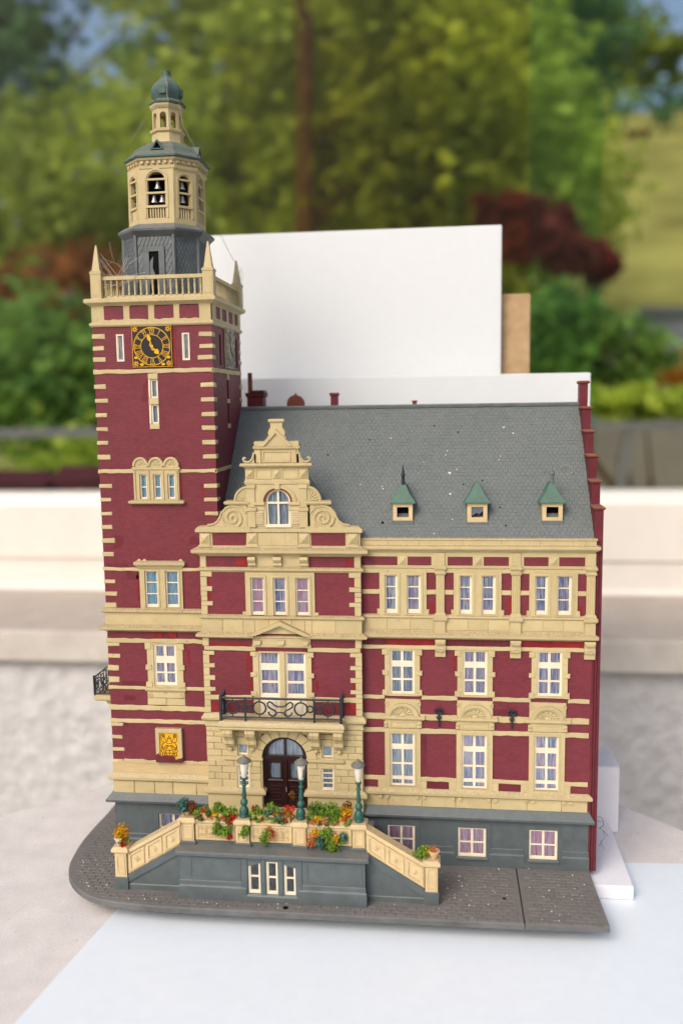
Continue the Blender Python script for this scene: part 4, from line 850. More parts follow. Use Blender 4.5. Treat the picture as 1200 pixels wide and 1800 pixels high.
# base ledge swept up into the volutes
GC = 11.41
def sweep(s):
    f = lambda x, z: (GC + s * x, z)
    P = [(5.16, 21.43), (5.16, 21.6), (4.98, 21.78), (4.4, 21.8), (3.98, 21.86), (3.72, 22.05), (3.56, 22.35)]
    P += [(2.78 + .78 * math.cos(R(a)), 22.38 + .72 * math.sin(R(a))) for a in (10, 30, 50, 70, 90, 110)] + [(1.8, 23.2), (1.8, 21.43)]
    return [f(*p) for p in P]
for s in (-1, 1):
    M().prism(sweep(s), GY, -.1).build('volute_wing', 'cream', gab)
    M().prism([(GC + s * x, z) for x, z in ((5.18, 21.42), (5.18, 21.6), (5.0, 21.76), (1.7, 21.76), (1.7, 21.42))], GY - .14, GY + .1).build('gable_ledge', 'cream', gab)
    c = (GC + s * 2.79, 22.3)
    pts = [(c[0] + s * (.06 + .62 * t) * math.cos(t * 4.2 * math.pi - .6), GY - .02, c[1] + (.06 + .62 * t) * math.sin(t * 4.2 * math.pi - .6)) for t in [i / 60 for i in range(61)]]
    M().tube(pts, .075, 6).build('spiral_moulding', 'cream', gab)
    M().tube([(GC + s * x, GY, z) for x, z in ((4.4, 21.84), (3.98, 21.92), (3.75, 22.1), (3.6, 22.35), (3.5, 22.62), (3.2, 22.92), (2.78, 23.05), (2.3, 22.95), (2.0, 22.6))], .07, 6).build('volute_rim', 'cream', gab)
    # shelf and shell fan
    M().rects([(.0, 23.08), (.1, 23.14), (.14, 23.2), (.14, 23.3), (.02, 23.36)], min(GC + s * 3.18, GC + s * 1.86), max(GC + s * 3.18, GC + s * 1.86), GY, -.1, False).build('shelf', 'cream', gab)
    M().prism([(GC + s * (1.82 + .86 * math.sin(R(a))), 23.33 + .9 * math.cos(R(a))) for a in range(0, 91, 10)] + [(GC + s * 1.82, 23.33)], GY + .04, -.12).build('shell_fan', 'cream', gab)
    M().tube([(GC + s * (1.82 + .82 * math.sin(R(a))), GY + .02, 23.33 + .86 * math.cos(R(a))) for a in range(0, 91, 9)], .075, 6).build('fan_rim', 'cream', gab)
    mm = M()
    for a in (12, 30, 48, 66, 82): mm.tube([(GC + s * (1.86 + .22 * math.sin(R(a))), GY + .03, 23.36 + .2 * math.cos(R(a))), (GC + s * (1.86 + .66 * math.sin(R(a))), GY + .02, 23.36 + .64 * math.cos(R(a)))], .03, 5, r2=.055)
    mm.build('fan_ribs', 'cream', gab)
    # pilasters
    x = GC + s * 1.61
    for z0, z1, e, p in ((21.7, 22.75, .04, .1), (22.72, 22.95, .1, .16), (22.95, 24.2, .02, .08), (24.1, 24.36, .06, .13)): piece('pilaster_block', x - .22 - e, x + .22 + e, z0, z1, GY, p, 'cream', gab, .03, .004)
    piece('shutter', GC + s * 1.12 - .27, GC + s * 1.12 + .27, 21.86, 22.72, GY, .04, 'creamdial', gab)
    for i in range(6): piece('louvre', GC + s * 1.12 - .23, GC + s * 1.12 + .23, 21.92 + i * .13, 22.0 + i * .13, GY - .04, .035, 'creamdial', gab, .02, .003)
    for z0, z1, p in ((22.75, 23.02, .04), (23.08, 23.3, .12)): piece('impost', GC + s * 1.1 - .4, GC + s * 1.1 + .32, z0, z1, GY, p, 'cream', gab)
M().box(9.55, 13.28, GY + .03, -.1, 21.3, 21.84).build('gable_base', 'cream', gab); M().box(9.7, 13.15, GY - .11, GY + .06, 21.43, 21.66).build('gable_ledge', 'cream', gab)
# centre body with the arched window
AC, AR, AZ = 11.45, .74, 23.3
body = [(9.5, 21.4), (9.5, 24.45), (11.45, 24.45)]
half = lambda s: [(AC + s * .75, 21.8), (AC + s * 1.95, 21.8), (AC + s * 1.95, 24.5), (AC, 24.5)] + [(AC + s * AR * math.sin(R(a)), AZ + AR * math.cos(R(a))) for a in range(0, 91, 10)]
for s in (-1, 1): M().prism(half(s), GY, -.1).build('gable_body', 'cream', gab)
M().ringprism(circ(AC, AZ, 1.14, 0, 180, 18, 1.0), circ(AC, AZ, .9, 0, 180, 18, .84), GY - .09, GY + .05, closed=False).build('arch_moulding', 'cream', gab)
M().ringprism(circ(AC, AZ, .92, 0, 180, 18, .86), circ(AC, AZ, .76, 0, 180, 18, .74), GY - .04, GY + .2, closed=False).build('arch_reveal', 'rust', gab)
piece('keystone', AC - .17, AC + .17, 24.05, 24.4, GY, .16, 'cream', gab)
fw = M().ringprism([(AC + AR, 21.76)] + circ(AC, AZ, AR, 0, 180, 16) + [(AC - AR, 21.76)], [(AC + AR - .14, 21.9)] + circ(AC, AZ, AR - .1, 0, 180, 16) + [(AC - AR + .14, 21.9)], GY + .1, GY + .2)
fw.box(AC - .06, AC + .06, GY + .08, GY + .19, 21.8, 24.0).box(AC - AR, AC + AR, GY + .09, GY + .19, 23.16, 23.28).box(AC - AR - .04, AC + AR + .04, GY - .05, GY + .2, 21.72, 21.88)
win = fw.build('arched_window', 'white', hall)
for s in (-1, 1):
    M().box(*sorted((AC + s * .06, AC + s * .62)), GY + .14, GY + .16, 21.9, 23.16).build('pane', 'pane', win)
    M().prism([(AC + s * .06, 23.28)] + [(AC + s * .63 * math.cos(R(a)), AZ + .63 * math.sin(R(a))) for a in range(0, 86, 12)] + [(AC + s * .06, 23.92)], GY + .14, GY + .16).build('pane', 'pane', win)
L = [[(AC - .74 + .06 * i, GY + .3 + .03 * math.sin(i * 1.5), 21.7), (AC - .74 + .06 * i, GY + .3 + .03 * math.sin(i * 1.5), 24.1)] for i in range(26)]
M().loops(L, False).build('curtain', TEA, win)
M().rects([(.0, 24.32), (.05, 24.4), (.06, 24.55), (.0, 24.62)], 9.45, 13.36, GY, -.1, False).build('ledge', 'cream', gab)
M().box(9.46, 13.34, GY, -.1, 24.6, 25.42).build('gable_frieze', 'cream', gab)
for cx in (9.75, 11.4, 13.04): boss(cx, 25.0, .24, GY, gab, .27, .12)
for a, b in ((10.08, 11.08), (11.72, 12.74)): plateholes(mm := M(), a, b, 24.68, 25.34, [(a + .08, b - .08, 24.76, 25.26)], GY - .04, GY + .02); mm.build('frieze_field', 'cream', gab)
M().rects([(.0, 25.36), (.1, 25.42), (.24, 25.48), (.26, 25.56), (.2, 25.64), (.0, 25.66)], 9.42, 13.36, GY, -.08, False).build('ledge', 'cream', gab)
M().box(10.05, 12.78, GY + .02, -.12, 25.6, 26.5).build('gable_neck', 'cream', gab)
for x in (10.32, 12.5): piece('pilaster_block', x - .16, x + .16, 25.66, 26.44, GY + .02, .1, 'cream', gab)
plateholes(mm := M(), 10.52, 12.3, 25.7, 26.4, [(10.62, 12.2, 25.8, 26.32)], GY - .03, GY + .03); mm.build('neck_field', 'cream', gab)
for s in (-1, 1):
    f = lambda x, z: (GC + s * x, z)
    M().prism([f(*p) for p in ((1.2, 25.64), (2.0, 25.64), (2.06, 25.82), (1.9, 25.76), (1.7, 25.72), (1.5, 25.86), (1.4, 26.1), (1.38, 26.3), (1.2, 26.36))], GY + .02, -.2).build('scroll_wing', 'cream', gab)
    M().tube([(GC + s * x, GY + .01, z) for x, z in ((1.24, 26.2), (1.3, 26.3), (1.4, 26.26), (1.42, 26.1), (1.5, 25.9), (1.66, 25.74), (1.86, 25.72), (2.02, 25.8), (2.06, 25.93), (1.98, 26.0), (1.9, 25.93))], .07, 6).build('scroll_moulding', 'cream', gab)
M().rects([(.0, 26.42), (.04, 26.48), (.12, 26.54), (.14, 26.68), (.06, 26.7), (.06, 26.94), (.0, 26.98)], 10.12, 12.74, GY + .02, -.1, False).build('ledge', 'cream', gab)
M().prism([(10.5, 26.7), (12.34, 26.7), (11.42, 27.6)], GY - .06, -.2).build('gable_pediment', 'cream', gab)
mm = M()
for s in (-1, 1): mm.prism([(11.42 + s * 1.0, 26.68), (11.42 + s * .74, 26.68), (11.42, 27.46), (11.42, 27.72)], GY - .16, -.2)
mm.build('pediment_moulding', 'cream', gab)
M().prism([(10.86, 26.95), (10.86, 27.2), (10.96, 27.3), (10.92, 27.5), (11.02, 27.74), (11.08, 27.76), (11.08, 28.1), (11.8, 28.1), (11.8, 27.76), (11.86, 27.74), (11.96, 27.5), (11.92, 27.3), (12.02, 27.2), (12.02, 26.95)], GY + .04, -.2).build('gable_finial', 'cream', gab)
M().rects([(.0, 28.06), (.08, 28.14), (.1, 28.2), (.08, 28.3), (0, 28.32)], 11.05, 11.83, GY + .05, -.2, False).build('finial_cap', 'cream', gab)

# ================================================================ RIGHT WING (front plane y = 0)
W0, W1 = 16.45, 30.37
R2 = [(18.16, 19.67, 11.18, 14.0), (22.63, 24.11, 11.2, 14.01), (27.11, 28.6, 11.25, 14.04)]
R3 = [(18.12, 19.66, 5.2, 8.66), (22.57, 24.11, 5.18, 8.67), (27.0, 28.48, 5.22, 8.72)]
R1 = [(17.88, 18.65, 16.31, 18.73), (19.22, 20.07, 16.31, 18.73), (22.4, 23.17, 16.31, 18.73), (23.75, 24.58, 16.31, 18.73), (26.92, 27.68, 16.32, 18.74), (28.23, 29.08, 16.32, 18.74)]
CW = [(17.92, 19.65, .66, 2.55), (22.36, 24.1, .64, 2.56), (26.76, 28.49, .66, 2.6)]
mm = M(); holes(mm, W0 - .1, W1, 3.9, 20.9, R1 + R2 + R3, 0, .4); wing = mm.build('wing_wall', 'brick', hall, at=(0, 0, 0))
mm = M(); holes(mm, W0 - .1, W1, 0, 3.95, CW, -.02, .4); wpl = mm.build('wing_plinth', 'gray', hall, at=(0, 0, 0))
for a, b in ((W0, 17.6), (20.0, 22.05), (24.4, 26.4), (28.8, W1)):
    M().rects([(.07, -.02), (.07, .82), (.02, .92), (.02, 1.22), (-.02, 1.3)], a, b, -.02, .2, False).build('water_table', 'gray', wpl)
for x0, x1, z0, z1 in CW:
    M().box(x0 - .3, x1 + .3, -.06, .1, -.02, .52).build('window_apron', 'gray', wpl); plateholes(mm := M(), x0 - .26, x1 + .3, .5, 2.86, [(x0, x1, z0, z1)], -.06, .05); mm.build('window_surround', 'gray', wpl)
    M().rects([(.0, .46), (.12, .5), (.1, .6), (0, .66)], x0, x1, -.05, .2, False).build('window_sill', 'gray', wpl)
    c = (x0 + x1) / 2; window(hall, x0, x1, z0, z1, -.02, [(x0 + .13, c - .07), (c + .08, x1 - .16)], [(z0 + .2, z0 + .9), (z0 + 1.0, z0 + 1.82)], PNK, .06)
M().rects([(.0, 3.14), (.3, 3.18), (.36, 3.22), (.37, 3.36), (.33, 3.42), (.08, 3.84), (.0, 3.9)], W0 - .05, W1 - .06, 0, .2, False).build('plinth_ledge', 'gray', wpl)
for i, (a, b) in enumerate(zip((W0, 18.0, 20.1, 22.2, 24.4, 26.6, 28.7), (18.0, 20.1, 22.2, 24.4, 26.6, 28.7, W1 - .1))): piece('stone_panel', a + .008, b - .008, 3.86, 4.6, 0, .08, 'cream', wing, .02, .004)
M().rects([(.05, 4.54), (.14, 4.6), (.2, 4.64), (.26, 4.68), (.28, 4.84), (.1, 5.0), (.04, 5.04)], W0, W1 - .1, 0, .2, False).build('sill_ledge', 'cream', wing)
for x in (17.4, 19.7, 21.95, 24.15, 26.45, 28.7):
    for dx in (0, .42): M().prism([(x + dx, 4.6), (x + dx + .22, 4.6), (x + dx + .2, 4.4), (x + dx + .02, 4.4)], -.2, 0).build('dentil', 'cream', wing)
# ground floor windows
for k, (x0, x1, z0, z1) in enumerate(R3):
    plateholes(mm := M(), x0 - .32, x1 + .36, 5.0, 8.95, [(x0, x1, z0, z1)], -.1, .06); mm.build('window_surround', 'cream', wing)
    plateholes(mm := M(), x0 - .1, x1 + .1, z0 - .02, z1 + .1, [(x0, x1, z0, z1)], -.14, -.08); mm.build('window_architrave', 'cream', wing)
    for s0, s1 in ((x0 - .78, x0 - .3), (x1 + .34, x1 + .75)): piece('foot_block', s0, s1, 5.0, 5.55, 0, .08, 'cream', wing)
    c = (x0 + x1) / 2
    window(hall, x0, x1, z0, z1, 0, [(x0 + .14, c - .07), (c + .09, x1 - .13)], [(z0 + .1, z0 + .37), (z0 + .6, z0 + 1.37), (z0 + 1.49, z0 + 2.35), (z0 + 2.7, z0 + 3.4)], (TEA, VIO, VIO)[k], .04)
    # panel and shell arch above
    piece('panel_block', x0 - .28, x1 + .42, 8.95, 9.52, 0, .09, 'cream', wing); plateholes(mm := M(), x0, x1 + .12, 9.0, 9.44, [(x0 + .08, x1 + .04, 9.07, 9.37)], -.13, -.07); mm.build('panel_moulding', 'cream', wing)
    cc = c + .05
    for s in (-1, 1):
        for zz in (9.1, 9.32): piece('panel_knob', cc + s * 1.06 - .12, cc + s * 1.06 + .12, zz - .1, zz + .1, -.08, .09, 'cream', wing, .05)
    M().rects([(.0, 9.48), (.1, 9.55), (.14, 9.62), (.14, 9.76), (.02, 9.84)], cc - 1.22, cc + 1.22, -.08, .05, False).build('arch_base', 'cream', wing)
    piece('arch_field', cc - 1.1, cc + 1.1, 9.8, 10.84, 0, .08, 'cream', wing)
    M().ringprism(circ(cc, 9.78, .98, 0, 180, 18, .84), circ(cc, 9.78, .80, 0, 180, 18, .66), -.22, .0, closed=False).build('shell_arch', 'cream', wing); M().ringprism(circ(cc, 9.78, .80, 0, 180, 18, .66), circ(cc, 9.78, .70, 0, 180, 18, .57), -.16, .0, closed=False).build('arch_moulding', 'cream', wing)
    mm = M()
    for a in range(15, 170, 25): mm.tube([(cc + .22 * math.cos(R(a)), -.09, 9.86 + .14 * math.sin(R(a))), (cc + .6 * math.cos(R(a)), -.1, 9.82 + .46 * math.sin(R(a)))], .03, 5, r2=.065)
    mm.lathe([(0, -.16), (.18, -.1), (.2, 0)], 0, 0, 10); n_ = 30
    mm.v[-n_:] = [(cc + p[0], p[2] - .04, 9.84 + p[1] * .6) for p in mm.v[-n_:]]
    mm.build('shell_ribs', 'cream', wing)
    for s in (-1, 1):
        M().tube([(cc + s * (1.0 + .1 * math.cos(t)), -.09, 10.55 + .12 * math.sin(t)) for t in [i * .6 for i in range(11)]], .045, 5).build('corner_scroll', 'cream', wing); piece('scroll_block', cc + s * 1.26 - .16, cc + s * 1.26 + .16, 9.62, 9.9, -.02, .12, 'cream', wing, .05)
# first floor windows
for k, (x0, x1, z0, z1) in enumerate(R2):
    keyed(wing, 0, x0, x1, z0, z1, [(13.68, 14.04), (12.4, 12.7), (11.1, 11.46)], .33, .1, .15)
    c = (x0 + x1) / 2 - .02
    window(hall, x0, x1, z0, z1, 0, [(x0 + .14, c - .07), (c + .09, x1 - .13)], [(z0 + .14, z0 + .86), (z0 + .98, z0 + 1.72), (z0 + 2.1, z0 + 2.72)], (TEA, VIO, VIO)[k], .04)
for a_ in ((20.15, 20.4, 5.9, 8.5), (19.98, 20.1, 12.0, 13.9), (22.05, 22.2, 12.8, 13.9), (25.35, 25.55, 16.4, 17.4), (29.5, 29.7, 16.4, 16.8), (20.6, 20.9, 16.4, 16.9), (24.5, 26.0, 9.9, 10.3), (16.5, 17.6, 14.32, 14.45), (26.6, 26.75, 6.0, 7.0), (20.45, 20.72, 19.36, 19.8), (28.9, 29.3, 8.9, 9.05)): patch(wing, *a_, 0, 'brickdark' if a_[2] in (5.9, 9.9) else 'redmark')
# string courses of the lower storeys
def run(z0, z1, gaps, p=.07, j=.025, x0=W0 - .02, x1=W1 - .12):
    e = x0
    for a, b in gaps + [(x1, x1)]:
        if a - e > .1: band(mm := M(), e, a, z0, z1, 0, p, j); mm.build('string_course', 'cream', wing)
        e = b
run(10.83, 11.09, [(17.8, 20.1), (22.3, 24.45), (26.75, 28.98)]); run(9.5, 9.88, [(17.75, 20.2), (22.15, 24.65), (26.55, 29.1)], .07, .035); run(8.65, 8.96, [(17.8, 20.02), (22.24, 24.47), (26.7, 28.84)]); run(5.53, 5.8, [(17.8, 20.02), (22.24, 24.47), (26.7, 28.84)]); run(14.04, 14.29, [], .075, .015)
for x0, x1 in ((20.4, 21.85), (24.9, 26.25)): piece('brick_panel', x0, x1, 5.06, 5.52, .0, .03, 'brickdark', wing, .01, .02)
for a, b in ((W0, 18.0), (18.0, 20.9), (21.6, 23.6), (23.6, 25.5), (26.1, 28.0), (28.0, 29.9)): piece('lintel_band', a, b - .02, 14.3, 14.72, 0, .02, 'redmark' if random.random() < .35 else 'brickdark', wing, .01, .01)
# brackets under the main ledge
PX = [21.26, 25.8, 30.2]
for x in PX:
    h = .32
    M().prism([(0, 14.74), (-.3, 14.74), (-.32, 14.6), (-.22, 14.48), (-.2, 14.3), (-.28, 14.2), (-.24, 14.0), (-.16, 13.9), (-.14, 13.62), (0, 13.62)], x - h, x + h, lambda u, w_, d: (d, u, w_)).build('bracket', 'cream', wing)
    M().tube([(x + .13 * math.cos(R(a)), -.27, 14.1 + .11 * math.sin(R(a))) for a in range(0, 361, 45)], .035, 5).build('bracket_ring', 'cream', wing); M().tube([(x - h + .06, -.3, 14.52), (x + h - .06, -.3, 14.52)], .07, 6).build('bracket_roll', 'cream', wing)
M().rects([(.04, 14.7), (.2, 14.78), (.32, 14.84), (.36, 14.88), (.37, 15.04), (.14, 15.18), (.05, 15.24)], W0, W1 - .05, 0, .2, False).build('main_ledge', 'cream', wing)
M().box(W0, W1 - .02, -.06, .1, 15.2, 16.02).build('parapet_panel', 'cream', wing)
for a, b in ((16.6, 20.85), (21.7, 25.4), (26.2, 29.85)):
    n = 3
    for i in range(n): piece('panel_field', a + (b - a) * i / n + .008, a + (b - a) * (i + 1) / n - .008, 15.3, 15.96, -.06, .03, 'cream', wing, .015, .003)
M().rects([(.05, 15.98), (.1, 16.04), (.16, 16.08), (.16, 16.18), (.02, 16.26)], W0, W1 - .05, 0, .2, False).build('ledge', 'cream', wing)
for x in PX:
    M().rects([(.06, 14.84), (.08, 14.9), (.08, 15.04), (.0, 15.1), (.0, 15.86), (.1, 15.94), (.12, 16.02), (.12, 16.14), (.04, 16.2), (.04, 16.28), (-.04, 16.4)], x - .3, x + .3, -.2, .1, False).build('pilaster_pedestal', 'cream', wing)
    M().box(x - .25, x + .25, -.13, .1, 16.3, 18.8).build('pilaster', 'cream', wing)
    for i in range(4): M().tube([(x - .18 + i * .12, -.13, 16.46), (x - .18 + i * .12, -.13, 18.72)], .036, 6).build('flute', 'cream', wing)
    M().rects([(.0, 18.74), (.06, 18.8), (.07, 18.88), (.02, 18.92), (.02, 19.02), (.1, 19.1), (.12, 19.2), (.06, 19.26), (.06, 19.32), (.0, 19.34), (.0, 20.1)], x - .26, x + .26, -.14, .1, False).build('pilaster_capital', 'cream', wing)
# window pairs
for k in range(3):
    a, b = R1[2 * k], R1[2 * k + 1]
    plateholes(mm := M(), a[0] - .33, b[1] + .35, 16.2, 19.02, [a, b], -.1, .06); mm.build('window_surround', 'cream', wing)
    for t in (a, b): plateholes(mm := M(), t[0] - .15, t[1] + .14, 16.24, t[3] + .14, [t], -.15, -.08); mm.build('window_architrave', 'cream', wing)
    for s0, s1 in ((a[0] - .48, a[0] - .2), (b[1] + .24, b[1] + .52)): piece('foot_block', s0, s1, 16.22, 16.58, 0, .11, 'cream', wing)
    for t, cu in ((a, (BLU, VIO, VIO)[k]), (b, (VIO, VIO, BLU)[k])): window(hall, *t, 0, [(t[0] + .06, t[1] - .14)], [(16.56, 17.2), (17.27, 17.92), (17.99, 18.66)], cu, .05)
ties = [(W0, 17.56), (20.42, 21.0), (21.52, 22.07), (24.93, 25.55), (26.05, 26.6), (29.42, 29.96)]
for a, b in ties: piece('stone_tie', a, b, 17.5, 17.8, 0, .07, 'cream', wing)
M().rects([(.0, 19.06), (.06, 19.12), (.09, 19.16), (.09, 19.26), (.0, 19.3)], W0, W1 - .06, 0, .2, False).build('ledge', 'cream', wing)
band(mm := M(), W0, W1 - .3, 18.84, 19.1, 0, .05, .02); mm.build('string_course', 'cream', wing)
FB = [(16.45, 18.66), (19.28, 20.72), (21.7, 23.2), (23.86, 25.36), (26.25, 27.7), (28.32, 29.84)]
plateholes(mm := M(), W0, W1 - .06, 19.26, 20.12, [(a, b, 19.31, 19.86) for a, b in FB], -.06, .05); mm.build('frieze', 'cream', wing)
for a, b in FB: band(mm := M(), a + .02, b - .02, 19.34, 19.84, -.01, .03, .03, .3); mm.build('brick_panel', 'brick', wing)
for x in (18.97, 23.53, 28.01): boss(x, 19.6, .24, -.03, wing, .26, .1)
M().rects([(.05, 20.08), (.12, 20.16), (.2, 20.24), (.34, 20.34), (.36, 20.4), (.36, 20.54), (.15, 20.6), (.14, 20.62), (.14, 20.86), (.2, 20.9), (.2, 20.98), (.05, 21.02)], W0, W1 - .04, 0, .4, False).build('eaves_cornice', 'cream', wing)
for x in (18.1, 20.0, 22.6, 24.9, 27.2, 29.1): M().box(x - .008, x + .008, -.146, -.1, 20.62, 20.86).build('cornice_joint', 'slatedark', wing)
# wall anchors
for x in (21.17, 25.62):
    z = 10.1; mm = M().tube([(x, -.16, z - .95), (x, -.16, z + .25)], .05, 6, r2=.07)
    for s in (-1, 1): mm.tube([(x, -.16, z - .15), (x + s * .2, -.2, z - .02), (x + s * .24, -.2, z + .16), (x + s * .12, -.2, z + .26), (x + s * .06, -.2, z + .16)], .06, 6); mm.tube([(x, -.16, z - .5), (x + s * .12, -.18, z - .38), (x + s * .12, -.18, z - .26)], .04, 5)
    mm.box(x - .06, x + .06, -.16, .03, z - .1, z + .02); mm.build('wall_anchor', 'iron', wing)
# gable end wall with steps
st = [(.05, 0)]
poly = [(.06, 0)]
for i in range(6): poly += [(.05 + 1.33 * i, 22.75 + 1.47 * i), (.05 + 1.33 * (i + 1), 22.75 + 1.47 * i)] if i < 5 else [(6.7, 30.3), (7.75, 30.3)]
full = poly + [(14.4 - a, b) for a, b in poly[::-1][1:]]
full = [(.06, 0)]
for i in range(5): full += [(.06 + 1.33 * i, 22.75 + 1.47 * i), (.06 + 1.33 * (i + 1), 22.75 + 1.47 * i)]
full += [(6.71, 30.3)]; full += [(14.4 - a, b) for a, b in full[::-1]]
ge = M().prism(full, W1, W1 + .5, lambda u, w_, d: (d, u, w_)).build('stepped_gable_wall', 'brickdark', hall, at=(0, 0, 0))
for i in range(6):
    y0, y1 = (.06 + 1.33 * i, .06 + 1.33 * (i + 1)) if i < 5 else (6.71, 7.69)
    for f_ in ((y0, y1),) if i == 5 else ((y0, y1), (14.4 - y1, 14.4 - y0)):
        z = 22.75 + 1.47 * i if i < 5 else 30.3
        M().rects([(.04, z - .06), (.1, z), (.1, z + .08), (.02, z + .14)], W1, W1 + .5, f_[0], f_[1] - .08).build('step_cap', 'rust', ge)
M().box(W1 - .02, W1 + .1, -.02, .1, .1, 20.0).build('corner_strip', 'brickdark', ge); M().tube([(W1 + .22, -.0, .0), (W1 + .22, -.0, 20.2)], .07, 6).build('corner_groove', 'brickdark', ge)
# rear and hidden walls
M().box(W0, W1, 14.2, 14.4, 0, 21).build('rear_wall', 'brick', hall); M().box(7.5, 7.7, 7.5, 14.4, 0, 21.0).build('rear_side_wall', 'brick', hall); M().box(7.5, W0, 14.2, 14.4, 0, 21).build('rear_wall', 'brick', hall)

# ---------------------------------------------------------------- main roof with tile courses
SLP = 7.9 / 7.15; rz = lambda y: 21.0 + SLP * y
mm = M()
mm.add([(7.5, -.1, rz(-.1) - .06), (W1, -.1, rz(-.1) - .06), (W1, 7.2, rz(7.2) - .06), (7.5, 7.2, rz(7.2) - .06)], [(0, 1, 2, 3)])
mm.add([(7.5, 14.5, rz(-.1) - .06), (W1, 14.5, rz(-.1) - .06), (W1, 7.2, rz(7.2) - .06), (7.5, 7.2, rz(7.2) - .06)], [(0, 1, 2, 3)])
roof = mm.build('main_roof', 'slate', hall, at=(0, 0, 0))
mm = M(); L_ = math.hypot(1, SLP); ey, ez = 1 / L_, SLP / L_; rows_ = 38; rowh = 10.7 / rows_; tw = .30
for r_ in range(rows_):
    s0 = r_ * rowh - .08; off = (r_ % 2) * .5 * tw
    x = 7.52 - off
    while x < W1 - .05:
        a, b = max(7.52, x + .007), min(W1 - .02, x + tw - .007); x += tw
        if b - a < .05: continue
        t0 = .02 + random.uniform(-.008, .01); t1 = .012; dj = random.uniform(-.012, .012)
        def P(xx, s_, t_): return (xx, s_ * ey - t_ * ez, 21.0 + s_ * ez + t_ * ey)
        k = len(mm.v)
        mm.v += [P(a, s0 + dj, t0), P(b, s0 + dj, t0), P(b, s0 + rowh + .02, t1), P(a, s0 + rowh + .02, t1), P(a, s0 + dj, -.03), P(b, s0 + dj, -.03), P(b, s0 + rowh, -.03), P(a, s0 + rowh, -.03)]
        mm.f += [(k, k + 1, k + 2, k + 3), (k + 4, k + 5, k + 1, k), (k + 5, k + 6, k + 2, k + 1), (k + 7, k + 4, k, k + 3)]
mm.build('roof_tiles', 'slate', roof, kind='stuff')
M().rects([(.0, 28.82), (.02, 28.98), (-.06, 29.06)], 7.5, W1, 6.98, 7.42, False).build('ridge_strip', 'slatedark', roof)
M().prism([(7.1, 21.2), (15.8, 21.2), (11.45, 26.1)], -.1, 5.0).build('cross_roof', 'slate', hall)
# droppings and specks on the roof
for nm, mt, spots in (('roof_speck', 'milk', [(25.39, 5.83, .07), (25.96, 5.49, .07), (21.85, 3.31, .10), (21.88, 2.2, .08), (17.65, 2.47, .06), (18.01, 5.27, .05), (21.71, 4.53, .06), (21.6, 4.3, .05), (25.0, 4.0, .045), (25.1, 4.2, .04), (22.3, 3.5, .05), (20.2, 3.9, .04), (19.9, 3.3, .04), (22.0, .9, .05), (20.9, .2, .05), (17.6, 2.6, .05), (16.2, 2.7, .05), (24.2, 5.1, .03)]), ('roof_moss_spot', 'dark', [(17.72, .74, .09), (20.85, 5.97, .06), (22.42, 5.59, .05), (13.9, 4.36, .06), (24.9, 1.5, .05), (25.2, .6, .06), (23.9, 2.9, .05), (22.7, 2.7, .05), (16.6, 5.2, .05)])):
    for x, y, r_ in spots:
        b = M(); n = 9; z = rz(y); pts = []
        for h, rr in ((.03, 1.0), (.075, .6)):
            pts.append([(x + r_ * rr * math.cos(i * 6.283 / n) * random.uniform(.8, 1.2), y + r_ * rr * math.sin(i * 6.283 / n) * ey - h * ez, z + r_ * rr * math.sin(i * 6.283 / n) * ez + h * ey) for i in range(n)])
        b.loops(pts).build(nm, mt, roof)
# dormers
for k, (cx, tall) in enumerate(((18.97, 1), (23.5, 0), (27.98, 1))):
    h = .6; yf = .72; z0, z1 = 21.85, 23.1
    d = M(); plateholes(d, cx - h, cx + h, z0, z1, [(cx - .36, cx + .36, z0 + .32, z1 - .3)], yf, yf + .12); d.box(cx - h, cx - h + .05, yf + .1, yf + 1.3, z0, z1).box(cx + h - .05, cx + h, yf + .1, yf + 1.3, z0, z1)
    dor = d.build('roof_dormer', 'creamnew', hall, label=('dormer with a spike and a dark opening', 'dormer without a spike, its pane broken', 'dormer with a leaning spike next to the gable')[k])
    M().rects([(0, z1 - .16), (.06, z1 - .1), (.06, z1)], cx - h, cx + h, yf, yf + .3, False).build('dormer_cornice', 'creamnew', dor); M().box(cx - h - .04, cx + h + .04, yf - .08, yf + .2, z0 - .1, z0 + (.12 if k != 1 else .02)).build('dormer_flashing', 'slate', dor)
    M().box(cx - h + .06, cx + h - .06, yf + .5, yf + .55, z0, z1).build('interior_shade_sheet', 'dark', dor)  # near-black sheet painting the shade inside the dormer
    if k == 1: M().prism([(cx - .36, z0 + .35), (cx - .05, z0 + .58), (cx + .1, z0 + .5), (cx + .36, z0 + .7), (cx + .36, z1 - .3), (cx - .36, z1 - .3)], yf + .07, yf + .09).build('broken_pane', 'palegrey', dor)
    e = .78; b_ = [(cx - e, yf - .16, z1), (cx + e, yf - .16, z1), (cx + e, yf + 1.7, z1), (cx - e, yf + 1.7, z1)]
    m1 = [(cx - .42, yf + .22, z1 + .5), (cx + .42, yf + .22, z1 + .5), (cx + .42, yf + 1.7, z1 + .5), (cx - .42, yf + 1.7, z1 + .5)]; t_ = [(cx - .1, yf + .62, z1 + 1.12), (cx + .1, yf + .62, z1 + 1.12), (cx + .1, yf + 1.8, z1 + 1.12), (cx - .1, yf + 1.8, z1 + 1.12)]
    M().loops([[(a, b, c - .07) for a, b, c in b_], b_, m1, t_]).build('dormer_roof', 'dormergreen', dor)
    if tall:
        lean = .03 if k == 2 else 0
        M().lathe([(.13, z1 + 1.0), (.1, z1 + 1.3), (.11, z1 + 1.62), (.16, z1 + 1.66), (.1, z1 + 1.74), (.07, z1 + 1.9), (.02, z1 + 2.2), (0, z1 + 2.25)], cx + lean, yf + .66, 8).build('dormer_spike', 'iron' if k == 0 else 'lampcap', dor)
